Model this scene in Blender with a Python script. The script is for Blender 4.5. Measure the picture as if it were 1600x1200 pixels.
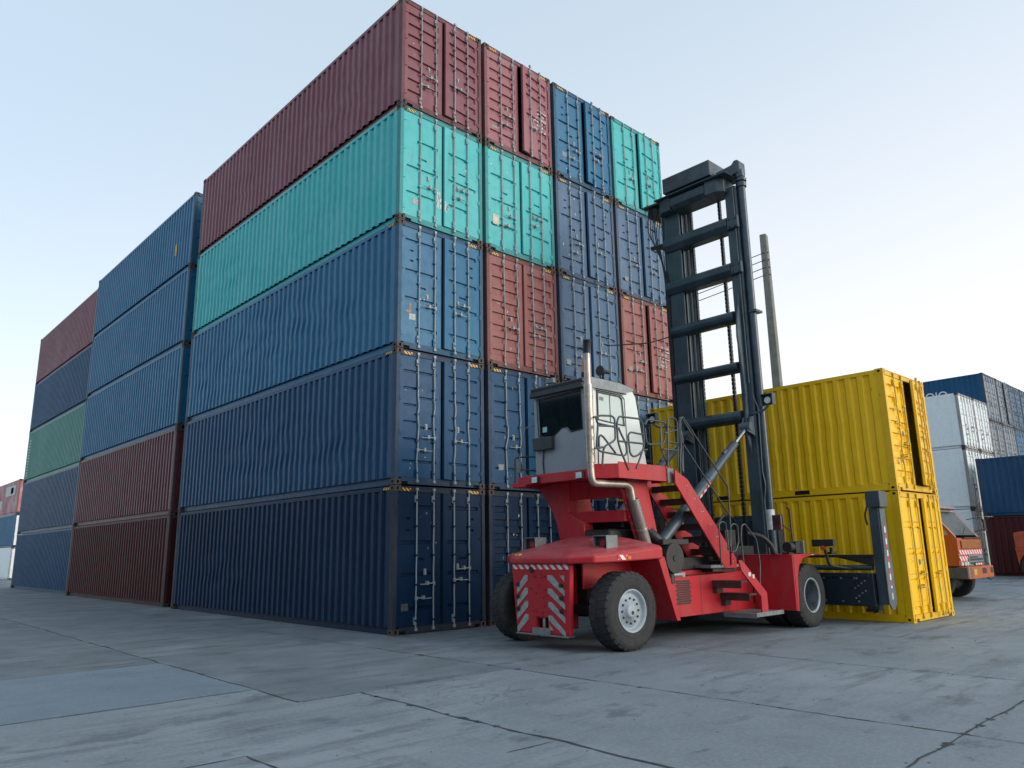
import bpy, bmesh, math, random
from mathutils import Vector, Matrix, noise
from mathutils.geometry import tessellate_polygon
R = math.radians
for _o in list(bpy.data.objects): bpy.data.objects.remove(_o)
SC = bpy.context.scene
COL = SC.collection
rnd = random.Random(7)

# ------------------------------------------------------------------ materials
def nodes(name):
    m = bpy.data.materials.new(name); m.use_nodes = True
    nt = m.node_tree
    return m, nt, nt.nodes['Principled BSDF']
def N(nt, kind, **kw):
    n = nt.nodes.new(kind)
    for k, v in kw.items():
        if k.startswith('i_'): n.inputs[k[2:].replace('_', ' ')].default_value = v
        else: setattr(n, k, v)
    return n
def L(nt, a, b): nt.links.new(a, b)
def mixc(nt, fac, a, b, mode='MIX'):
    n = nt.nodes.new('ShaderNodeMix'); n.data_type = 'RGBA'; n.blend_type = mode
    if isinstance(fac, (int, float)): n.inputs[0].default_value = fac
    else: L(nt, fac, n.inputs[0])
    for k, v in ((6, a), (7, b)):
        if isinstance(v, tuple): n.inputs[k].default_value = (*v[:3], 1)
        else: L(nt, v, n.inputs[k])
    return n.outputs[2]
def ramp(nt, src, a, b):
    n = nt.nodes.new('ShaderNodeMapRange'); n.inputs[1].default_value = a; n.inputs[2].default_value = b
    n.interpolation_type = 'SMOOTHSTEP'
    L(nt, src, n.inputs[0]); return n.outputs[0]
def mul(nt, a, b):
    n = nt.nodes.new('ShaderNodeMath'); n.operation = 'MULTIPLY'
    for i, v in enumerate((a, b)):
        if isinstance(v, (int, float)): n.inputs[i].default_value = v
        else: L(nt, v, n.inputs[i])
    return n.outputs[0]
def pos(nt, scale=(1, 1, 1)):
    g = nt.nodes.new('ShaderNodeNewGeometry')
    mp = nt.nodes.new('ShaderNodeMapping'); mp.inputs['Scale'].default_value = scale
    L(nt, g.outputs['Position'], mp.inputs['Vector']); return mp.outputs[0]
def nz(nt, vec, scale, detail=4, rough=.55):
    n = nt.nodes.new('ShaderNodeTexNoise'); n.inputs['Scale'].default_value = scale
    n.inputs['Detail'].default_value = detail; n.inputs['Roughness'].default_value = rough
    L(nt, vec, n.inputs['Vector']); return n.outputs[0]
def bump(nt, b, h, strength, dist=.01):
    n = nt.nodes.new('ShaderNodeBump'); n.inputs['Strength'].default_value = strength
    n.inputs['Distance'].default_value = dist
    L(nt, h, n.inputs['Height']); L(nt, n.outputs[0], b.inputs['Normal'])
def paint(name, col, fade=(.45, .5, .55), rust=.5, chips=(.62, .68, .70), chip=.5, dirt=.6, rough=.43, fadeamt=.22, spec=.36):
    """weathered steel paint: chalky fading, vertical dirt runs, rust spots and chips"""
    m, nt, b = nodes(name)
    p1 = pos(nt); p2 = pos(nt, (2.2, 2.2, .16))
    big = nz(nt, p1, .55, 3); fine = nz(nt, p1, 5, 6, .65); run = nz(nt, p2, 3.2, 4)
    c = mixc(nt, mul(nt, ramp(nt, big, .35, .72), fadeamt), col, fade)
    c = mixc(nt, mul(nt, ramp(nt, run, .52, .75), dirt * .55), c, tuple(v * .45 + .008 for v in col))
    c = mixc(nt, mul(nt, ramp(nt, fine, .45, .7), .22), c, tuple(v * .62 for v in col))
    spots = nz(nt, pos(nt, (1, 1, .55)), 8.5, 5, .7); area = nz(nt, p1, .8, 2)
    rf = mul(nt, ramp(nt, spots, .655, .70), ramp(nt, area, .47, .6))
    c = mixc(nt, mul(nt, rf, rust), c, (.10, .042, .02))
    cs = nz(nt, pos(nt, (1.4, 1.4, .7)), 6, 6, .75); ca = nz(nt, pos(nt, (1.3, 1.3, 1.3)), .9, 2)
    cf = mul(nt, ramp(nt, cs, .70, .735), ramp(nt, ca, .5, .62))
    c = mixc(nt, mul(nt, cf, chip), c, chips)
    weep = mul(nt, ramp(nt, nz(nt, pos(nt, (5, 5, .35)), 2.4, 4, .6), .63, .76), ramp(nt, nz(nt, p1, 1.1, 2), .50, .64))
    c = mixc(nt, mul(nt, weep, rust * .55), c, (.075, .040, .026))
    wash = mul(nt, ramp(nt, nz(nt, pos(nt, (3.5, 3.5, .22)), 1.7, 5, .65), .58, .74), .5)
    c = mixc(nt, mul(nt, wash, fadeamt * 1.8), c, fade)
    L(nt, c, b.inputs['Base Color'])
    rr = nt.nodes.new('ShaderNodeMapRange'); L(nt, fine, rr.inputs[0])
    rr.inputs[3].default_value = rough - .10; rr.inputs[4].default_value = rough + .16
    L(nt, rr.outputs[0], b.inputs['Roughness'])
    b.inputs['Specular IOR Level'].default_value = spec
    bump(nt, b, nz(nt, p1, 9, 5), .22, .012)
    return m
def plain(name, col, rough=.5, metal=0., var=.25, scale=6, spec=.5, bmp=.12):
    m, nt, b = nodes(name)
    f = nz(nt, pos(nt), scale, 6, .65)
    c = mixc(nt, ramp(nt, f, .3, .72), tuple(v * (1 + var) for v in col), tuple(v * (1 - var) for v in col))
    L(nt, c, b.inputs['Base Color'])
    b.inputs['Roughness'].default_value = rough; b.inputs['Metallic'].default_value = metal
    b.inputs['Specular IOR Level'].default_value = spec
    if bmp: bump(nt, b, f, bmp, .008)
    return m
def stripes(name, ca, cb, axis, freq, slope=1., wear=.3, rough=.5):
    """diagonal two-colour tape in world metres; axis = pair of coordinates"""
    m, nt, b = nodes(name)
    g = nt.nodes.new('ShaderNodeNewGeometry'); s = nt.nodes.new('ShaderNodeSeparateXYZ')
    L(nt, g.outputs['Position'], s.inputs[0])
    a = mul(nt, s.outputs['XYZ'.index(axis[0])], freq); d = mul(nt, s.outputs['XYZ'.index(axis[1])], freq * slope)
    ad = nt.nodes.new('ShaderNodeMath'); ad.operation = 'ADD'; L(nt, a, ad.inputs[0]); L(nt, d, ad.inputs[1])
    fr = nt.nodes.new('ShaderNodeMath'); fr.operation = 'FRACT'; L(nt, ad.outputs[0], fr.inputs[0])
    gt = nt.nodes.new('ShaderNodeMath'); gt.operation = 'GREATER_THAN'; gt.inputs[1].default_value = .5
    L(nt, fr.outputs[0], gt.inputs[0])
    c = mixc(nt, gt.outputs[0], ca, cb)
    w = nz(nt, pos(nt), 14, 4)
    c = mixc(nt, mul(nt, ramp(nt, w, .5, .75), wear), c, (.12, .1, .09))
    L(nt, c, b.inputs['Base Color']); b.inputs['Roughness'].default_value = rough
    return m

PAL = {}
def boxpaint(k, col, **kw):
    PAL[k] = paint('paint_' + k, col, **kw)
    fr = tuple(v * .60 + .3 * g for v, g in zip(col, (.05, .042, .04)))
    PAL[k + '_frame'] = paint('frame_' + k, fr, rust=.9, chip=.35, dirt=.5, rough=.62, fade=(.15, .135, .13), fadeamt=.25)
boxpaint('shaded_navy', (.001, .020, .058), fade=(.008, .045, .11), spec=.2, rough=.5, chip=.25, dirt=.2, rust=.2)  # navy deepened for the bottom tier, part of its shade put into the paint
boxpaint('navy', (.002, .056, .140), fade=(.02, .11, .22), spec=.3, rough=.46, chip=.3, dirt=.35, rust=.3)
boxpaint('deep', (.006, .054, .135), fade=(.05, .15, .26), spec=.4)
boxpaint('blue', (.005, .122, .250), fade=(.07, .25, .38))
boxpaint('slate', (.045, .115, .215), fade=(.17, .27, .40))
boxpaint('teal', (.044, .450, .460), fade=(.20, .54, .54), chip=.8)
boxpaint('green', (.050, .230, .190), fade=(.20, .40, .36), chip=.8)
boxpaint('maroon', (.190, .055, .072), fade=(.32, .19, .22))
boxpaint('rosy', (.290, .100, .118), fade=(.40, .24, .26), chip=.8)
boxpaint('wine', (.105, .024, .032), fade=(.18, .07, .08), spec=.3, chip=.5)
boxpaint('brick', (.265, .085, .080), fade=(.40, .23, .21))
boxpaint('oxide', (.062, .011, .013), fade=(.11, .03, .03), spec=.22, rough=.5, chip=.4)
boxpaint('yellow', (.92, .55, .004), fade=(.86, .58, .04), chips=(.74, .64, .36), chip=.8, rust=.8, rough=.36, dirt=.2, spec=.35)
boxpaint('white', (.78, .84, .85), fade=(.78, .80, .80), rust=1., chip=.2, dirt=.3)
boxpaint('grey', (.20, .235, .275), fade=(.36, .41, .46))
boxpaint('redwhite', (.40, .12, .13), fade=(.62, .48, .50), fadeamt=.85, chip=1.)
PAL['yellow_frame'] = paint('frame_yellow', (.80, .46, .004), fade=(.70, .48, .06), rust=.85, chips=(.6, .52, .3), rough=.42, dirt=.4)
PAL['white_frame'] = paint('frame_white', (.36, .37, .37), rust=1., chip=.2, fade=(.2, .1, .06), fadeamt=.5)
M = {}
M['cast'] = paint('corner_casting_steel', (.075, .058, .052), rust=.9, chip=.3, fade=(.13, .11, .10), rough=.7)
M['black'] = plain('black_rubber_gasket', (.008, .008, .009), .8)
M['hole'] = plain('casting_hole', (.006, .006, .006), .9, bmp=0)
M['rod'] = paint('galvanised_rod', (.27, .31, .33), rust=.9, chip=.2, fade=(.36, .4, .42), rough=.42, spec=.6)
M['yrod'] = paint('yellow_rod', (.62, .40, .02), rust=.9, chip=.5, fade=(.5, .42, .2))
M['floor'] = plain('plywood_floor', (.05, .035, .025), .8)
M['inside'] = plain('inside_paint', (.10, .11, .11), .8)
M['hazard'] = stripes('yellow_black_header_tape', (.80, .42, .02), (.015, .014, .012), 'XZ', 11., 1., .35)
M['decal'] = plain('white_decal', (.50, .52, .52), .6, var=.4, scale=40)
M['plate'] = plain('dull_data_plate', (.14, .16, .17), .4, .5, var=.6, scale=45)
M['cream'] = plain('cream_plate', (.55, .50, .40), .6)

# ------------------------------------------------------------------ mesh builder
class MB:
    def __init__(s): s.v = []; s.f = []; s.m = []; s.sm = []
    def add(s, vs, fs, mi=0, smooth=False):
        o = len(s.v); s.v += [tuple(v) for v in vs]
        for f in fs: s.f.append([i + o for i in f]); s.m.append(mi); s.sm.append(smooth)
        return s
    def bx(s, x0, x1, y0, y1, z0, z1, mi=0):
        x0, x1 = min(x0, x1), max(x0, x1); y0, y1 = min(y0, y1), max(y0, y1); z0, z1 = min(z0, z1), max(z0, z1)
        return s.add([(x0,y0,z0),(x1,y0,z0),(x1,y1,z0),(x0,y1,z0),(x0,y0,z1),(x1,y0,z1),(x1,y1,z1),(x0,y1,z1)],
              [(0,3,2,1),(4,5,6,7),(0,1,5,4),(1,2,6,5),(2,3,7,6),(3,0,4,7)], mi)
    def prism(s, poly, axis, a, b, mi=0, holes=()):
        """poly: 2d outline, extruded along axis from a to b; x->(y,z), y->(x,z), z->(x,y)"""
        def P(q, t):
            return {'x': (t, q[0], q[1]), 'y': (q[0], t, q[1]), 'z': (q[0], q[1], t)}[axis]
        loops = [list(poly)] + [list(h) for h in holes]
        tri = tessellate_polygon([[Vector((*q, 0)) for q in l] for l in loops])
        flat = [q for l in loops for q in l]; n = len(flat)
        vs = [P(q, a) for q in flat] + [P(q, b) for q in flat]
        fs = [tuple(t) for t in tri] + [tuple(i + n for i in reversed(t)) for t in tri]
        o = 0
        for l in loops:
            k = len(l)
            for i in range(k):
                j = (i + 1) % k; fs.append((o + i, o + j, n + o + j, n + o + i))
            o += k
        return s.add(vs, fs, mi)
    def cyl(s, p0, p1, r0, r1=None, n=16, mi=0, caps=True, smooth=True):
        r1 = r0 if r1 is None else r1
        p0 = Vector(p0); p1 = Vector(p1); d = (p1 - p0).normalized()
        a = d.orthogonal().normalized(); b = d.cross(a)
        vs = []
        for p, r in ((p0, r0), (p1, r1)):
            for i in range(n):
                t = 2 * math.pi * i / n; vs.append(p + (a * math.cos(t) + b * math.sin(t)) * r)
        s.add(vs, [(i, (i+1) % n, n + (i+1) % n, n + i) for i in range(n)], mi, smooth)
        if caps: s.add(vs, [tuple(range(n-1, -1, -1)), tuple(range(n, 2*n))], mi)
        return s
    def tube(s, pts, r, n=8, mi=0, round_=0., closed=False, caps=True):
        pts = [Vector(p) for p in pts]
        if round_:
            q = []; k = len(pts)
            for i, p in enumerate(pts):
                if not closed and i in (0, k - 1): q.append(p); continue
                a, c = pts[i - 1], pts[(i + 1) % k]
                u = (a - p); w = (c - p); l = min(round_, u.length * .45, w.length * .45)
                u = p + u.normalized() * l; w = p + w.normalized() * l
                for t in (0, .25, .5, .75, 1): q.append(u * (1-t)**2 + p * 2*t*(1-t) + w * t*t)
            pts = q
        k = len(pts); vs = []; up = None
        for i, p in enumerate(pts):
            a = pts[i - 1] if (i or closed) else p; c = pts[(i + 1) % k] if (i < k - 1 or closed) else p
            d = (c - a).normalized()
            up = d.orthogonal().normalized() if up is None else (up - d * up.dot(d)).normalized()
            b = d.cross(up)
            for j in range(n):
                t = 2 * math.pi * j / n
                rr = r[i] if isinstance(r, list) else r
                vs.append(p + (up * math.cos(t) + b * math.sin(t)) * rr)
        fs = []
        for i in range(k if closed else k - 1):
            for j in range(n):
                o, q = i * n, ((i + 1) % k) * n
                fs.append((o + j, o + (j+1) % n, q + (j+1) % n, q + j))
        s.add(vs, fs, mi, True)
        if caps and not closed: s.add(vs, [tuple(range(n-1, -1, -1)), tuple(range((k-1)*n, k*n))], mi)
        return s
    def lathe(s, prof, c, axis, n=40, mi=0, smooth=True):
        """prof: (radius, along) pairs round axis 'y' at centre c"""
        vs = []; k = len(prof)
        for i in range(n):
            t = 2 * math.pi * i / n
            for r, a in prof:
                vs.append({'y': (c[0] + r*math.cos(t), c[1] + a, c[2] + r*math.sin(t)),
                           'z': (c[0] + r*math.cos(t), c[1] + r*math.sin(t), c[2] + a),
                           'x': (c[0] + a, c[1] + r*math.cos(t), c[2] + r*math.sin(t))}[axis])
        fs = [(i*k + j, ((i+1) % n)*k + j, ((i+1) % n)*k + j + 1, i*k + j + 1) for i in range(n) for j in range(k-1)]
        return s.add(vs, fs, mi, smooth)
    def xf(s, mat):
        s.v = [tuple(mat @ Vector(v)) for v in s.v]; return s
    def mesh(s, name, mats):
        me = bpy.data.meshes.new(name); me.from_pydata(s.v, [], s.f)
        for m in (mats if isinstance(mats, (list, tuple)) else [mats]): me.materials.append(m)
        me.polygons.foreach_set('material_index', s.m); me.polygons.foreach_set('use_smooth', s.sm)
        bm = bmesh.new(); bm.from_mesh(me)
        bmesh.ops.recalc_face_normals(bm, faces=bm.faces); bm.to_mesh(me); bm.free()
        me.update(); return me
    def build(s, name, mats, parent=None, bevel=0., at=None, seg=1):
        """vertices are given in world metres (or local to 'at')"""
        if parent is not None and at is None:
            o = parent.matrix_world.translation if parent.type == 'EMPTY' else WORLD[parent.name]
            s.xf(Matrix.Translation(-Vector(o)))
        ob = bpy.data.objects.new(name, s.mesh(name, mats)); COL.objects.link(ob)
        ob.parent = parent
        if at is not None: ob.location = at
        WORLD[ob.name] = Vector(o) if (parent is not None and at is None) else Vector((0, 0, 0))
        if bevel:
            md = ob.modifiers.new('bevel', 'BEVEL'); md.width = bevel; md.segments = seg
            md.limit_method = 'ANGLE'; md.angle_limit = R(35)
        return ob
WORLD = {}
def tag(o, label=None, cat=None, group=None, kind=None):
    if label: o['label'] = label
    if cat: o['category'] = cat
    if group: o['group'] = group
    if kind: o['kind'] = kind
    return o
def thing(name, label, cat, loc, group=None, rz=0.):
    o = bpy.data.objects.new(name, None); COL.objects.link(o); o.empty_display_size = .3
    o.location = loc; o.rotation_euler.z = rz
    o.matrix_world = Matrix.Translation(loc) @ Matrix.Rotation(rz, 4, 'Z')
    return tag(o, label, cat, group)
def link(name, me, parent, loc=(0, 0, 0), rot=(0, 0, 0)):
    o = bpy.data.objects.new(name, me); COL.objects.link(o); o.parent = parent
    o.location = loc; o.rotation_euler = rot
    return o
# ------------------------------------------------------------------ shipping containers
CW = 2.438
CACHE = {}
def cached(key, fn):
    if key not in CACHE: CACHE[key] = fn()
    return CACHE[key]
def casting_mesh():
    # corner block 0.178 x 0.162 x 0.118 with an oval hole in the door-side and the outer side
    mb = MB(); a, b, c = .162, .178, .118
    def oval(cx, cz, rx, rz): return [(cx + rx*math.cos(t*math.pi/5), cz + rz*math.sin(t*math.pi/5)) for t in range(10)]
    mb.prism([(0, 0), (a, 0), (a, c), (0, c)], 'y', 0, .014, 0, [oval(a*.5, c*.5, .026, .040)])
    mb.prism([(.014, 0), (b, 0), (b, c), (.014, c)], 'x', 0, .014, 0, [oval(b*.52, c*.5, .040, .027)])
    mb.prism([(.014, 0), (b, 0), (b, c), (.014, c)], 'x', a - .014, a, 0, [oval(b*.52, c*.5, .040, .027)])
    mb.bx(.014, a - .014, b - .014, b, 0, c).bx(.014, a-.014, .014, b-.014, 0, .012).bx(.014, a-.014, .014, b-.014, c-.012, c)
    mb.bx(.05, a - .05, .06, b - .05, .012, c - .012, 1)
    return mb
def frame_mesh(Lc, H, mat, body, pockets=False):
    W = CW; mb = MB(); e = .006; ri = .014 if pockets else .098; ro = ri + .05
    for y0, y1 in ((e, .15), (Lc - .15, Lc - e)):
        mb.bx(e, .095, y0, y1, .118, H - .118).bx(W - .095, W - e, y0, y1, .118, H - .118)
    for x0, x1 in ((.012, .075), (W - .075, W - .012)):
        mb.bx(x0, x1, .178, Lc - .178, H - .10, H - .016, 2)
    for x0, x1 in ((ri, ro), (W - ro, W - ri)):
        mb.bx(x0, x1, .178, Lc - .178, .014, .155, 2)
    for x0, x1 in ((ri + .004, ro + .02), (W - ro - .02, W - ri - .004)):            # bottom rail flange
        mb.bx(x0, x1, .178, Lc - .178, .004, .0135, 2)
    if pockets:
        for yy in (1.95, 4.05): mb.bx(ri - .003, ri + .03, yy, yy + .36, .03, .125, 1)
    mb.bx(.095, W - .095, .014, .10, H - .128, H - .012)             # door header
    mb.bx(.162, W - .162, .004, .0135, H - .030, H - .014)           # header lip
    mb.prism([(.162, .148), (W - .162, .148), (W - .162, .07), (W - .33, .07), (W - .33, .016), (.33, .016), (.33, .07), (.162, .07)], 'y', .012, .10)
    mb.bx(.165, .33, .06, .099, .016, .0695, 1).bx(W - .33, W - .165, .06, .099, .016, .0695, 1)
    mb.bx(.095, W - .095, Lc - .10, Lc - .014, H - .128, H - .012)
    mb.bx(.162, W - .162, Lc - .10, Lc - .014, .016, .148)
    return mb.mesh('frame', [mat, M['hole'], body])
def wall_mesh(Lc, H, mat, side, rows=4, dents=(), seed=0):
    """corrugated steel sheet; side 0 at x=0, 1 at x=W; dents: (y, z, radius_y, radius_z, sideways, inward)"""
    z0, z1 = .150, H - .095; y0, y1 = .152, Lc - .152
    n = int((y1 - y0 - .16) // .278); y = y0 + (y1 - y0 - n * .278) / 2
    prof = [(y0, .014)]
    for i in range(n):
        prof += [(y, .014), (y + .050, .014), (y + .088, .058), (y + .190, .058), (y + .228, .014)]; y += .278
    prof += [(y, .014), (y1, .014)]
    vs = []; fs = []; k = len(prof)
    for r in range(rows + 1):
        z = z0 + (z1 - z0) * r / rows
        for (yy, d) in prof:
            sy = 0.; sd = 0.
            for (cy, cz, ry, rz, am, inn) in dents:
                q = ((yy - cy) / ry)**2 + ((z - cz) / rz)**2
                if q < 1 and .05 < r / rows < .97:
                    w = (1 - q)**1.5
                    sy += am * w * noise.noise(Vector((yy * .9 + seed * 7.7, z * 2.1, seed))) * 1.9
                    sd += inn * w * (.55 + noise.noise(Vector((yy * 2.3, z * 2.6, seed + 5.))))
            if rows > 6 and 0 < r < rows:
                sy += .007 * noise.noise(Vector((yy * 1.3, z * 1.7, seed + 9)))
            dd = min(max(d + sd, .006), .11)
            vs.append((dd if side == 0 else CW - dd, yy + sy, z))
    for r in range(rows):
        for i in range(k - 1):
            fs.append((r*k + i, r*k + i + 1, (r+1)*k + i + 1, (r+1)*k + i))
    return MB().add(vs, fs).mesh('side_wall', mat)
def shell_mesh(Lc, H, mat):
    W = CW; mb = MB()
    mb.bx(.06, W - .06, .10, Lc - .06, H - .045, H - .035, 0)
    return mb.mesh('roof', mat)
def floor_mesh(Lc):
    return MB().bx(.14, CW - .14, .10, Lc - .10, .10, .148).mesh('floor', M['floor'])
def end_mesh(Lc, H, mat):
    n = 8; vs = []; fs = []; x = .10; prof = [(x, .03)]
    st = (CW - .2) / n
    for i in range(n):
        prof += [(x + .03, .03), (x + .09, .075), (x + st - .09, .075), (x + st - .03, .03)]; x += st
    prof.append((CW - .10, .03))
    for z in (.148, H - .128):
        vs += [(xx, Lc - d, z) for xx, d in prof]
    k = len(prof); fs = [(i, i + 1, k + i + 1, k + i) for i in range(k - 1)]
    return MB().add(vs, fs).mesh('end_wall', mat)
def door_mesh(w, h, grooves, sgn, mat, depth=.042, seed=0):
    """pressed steel door leaf; grooves (x0, x1, z0, z1) pushed in by real depth"""
    e = .012
    xs = {0., w}; zs = {0., h}
    for (a, b, c, d) in grooves:
        xs |= {a, a + e * 2.2, b - e * 2.2, b}; zs |= {c, c + e * 2, d - e * .5, d}
    for i in range(1, 5): xs.add(w * i / 5)
    for i in range(1, 9): zs.add(h * i / 9)
    xs = sorted(xs); zs = sorted(zs)
    def clean(l):
        o = [l[0]]
        for v in l[1:]:
            if v - o[-1] > .003: o.append(v)
        return o
    xs = clean(xs); zs = clean(zs)
    vs = []
    for z in zs:
        for x in xs:
            dep = 0.
            for (a, b, c, d) in grooves:
                if a + e*2 <= x <= b - e*2 and c + e*1.8 <= z <= d - e*.4: dep = depth
            if .1 < z < h - .1 and .06 < x < w - .06:
                dep += .006 * noise.noise(Vector((x * 2.2 + seed, z * 1.6, seed * 3.1)))
            vs.append((sgn * x, dep, z))
    k = len(xs); fs = []
    for j in range(len(zs) - 1):
        for i in range(k - 1): fs.append((j*k + i, j*k + i + 1, (j+1)*k + i + 1, (j+1)*k + i))
    mb = MB().add(vs, fs)
    t = .058                                                          # rim of the leaf
    mb.bx(0, sgn * .004, .0005, t, 0, h).bx(sgn * (w - .004), sgn * w, .0005, t, 0, h).bx(0, sgn * w, .0005, t, 0, .004).bx(0, sgn * w, .0005, t, h - .004, h)
    mb.bx(sgn * .006, sgn * (w - .006), t - .01, t - .004, .006, h - .006)
    return mb.mesh('door', mat)
def groove_set(style, w, h, r):
    g = []
    if style == 'rib':
        n = 8; zz = .14; st = (h - .2) / n
        for i in range(n):
            if r.random() < .2: g.append((.09, w * .45, zz, zz + .15))
            else: g.append((.09, w - .12, zz, zz + .155))
            zz += st
    elif style == 'wide':
        for f in (.17, .40, .49, .59, .83): g.append((.09, w - .13, h * f, h * f + .105))
    elif style == 'short':
        for f in (.12, .86): g.append((.10, w - .12, h * f, h * f + .06))
        for f in (.30, .44, .58, .72): g.append((.10, w * .40, h * f, h * f + .055))
        for f in (.40, .65): g.append((w * .45, w - .12, h * f, h * f + .055))
    elif style == 'panel':
        for f in (.05, .28, .50, .73): g.append((.09, w - .10, h * f, h * f + .035)); g.append((.09, w - .10, h*f + .11, h*f + .145))
    else:
        fs = {'three': (.20, .45, .72), 'four': (.11, .36, .60, .87), 'five': (.10, .28, .46, .66, .88)}[style]
        for f in fs:
            a = .10 if r.random() < .75 else w * .35
            g.append((a, w - .12, h * f, h * f + .085))
        z = h * (fs[1] + .12); g.append((w * .38, w * .62, z, z + .05))
        if style == 'four': g += [(.22, .32, h * .70, h * .70 + .05), (.22, .32, h * .79, h * .79 + .05)]
    return g
def rod_mesh(h, wob, r, mats):
    mb = MB(); pts = []; n = 13; bent = r.random() < .22
    for i in range(n):
        t = i / (n - 1); s = math.sin(math.pi * t)
        pts.append(((wob if bent else .012) * s * (r.random() - .5) * (1 if .15 < t < .6 else .3), -.034 + .004 * (r.random() - .5), -.075 + (h + .15) * t))
    mb.tube(pts, .0165, 8, 0, .06 if bent else 0)
    for z in (-.068, h + .068): mb.bx(-.028, .028, -.055, -.010, z - .028, z + .028)
    for z in (.10, h * .30, h * .52, h * .74, h - .16):
        mb.bx(-.040, .026, -.054, -.001, z - .020, z + .020, 1)
    mb.bx(-.046, -.020, -.045, -.004, .02, .17, 1 if r.random() < .5 else 0).bx(-.046, -.020, -.045, -.004, h - .20, h - .06)
    return mb.mesh('lock_rod', mats)
def handle_mesh(sgn, mats):
    mb = MB()
    mb.tube([(0, -.055, 0), (sgn * .12, -.070, .004), (sgn * .25, -.066, -.012), (sgn * .36, -.070, -.008)], [.015, .012, .010, .012], 8)
    mb.bx(-.026, .026, -.064, -.02, -.034, .034).bx(sgn * .17 - .024, sgn * .17 + .024, -.08, -.002, -.026, .05)
    return mb.mesh('door_handle', mats)
def hinge_mesh(mat):
    return MB().bx(-.05, .065, -.014, -.001, -.035, .035).cyl((0, -.012, -.06), (0, -.012, .06), .018).mesh('hinge', mat)

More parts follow.
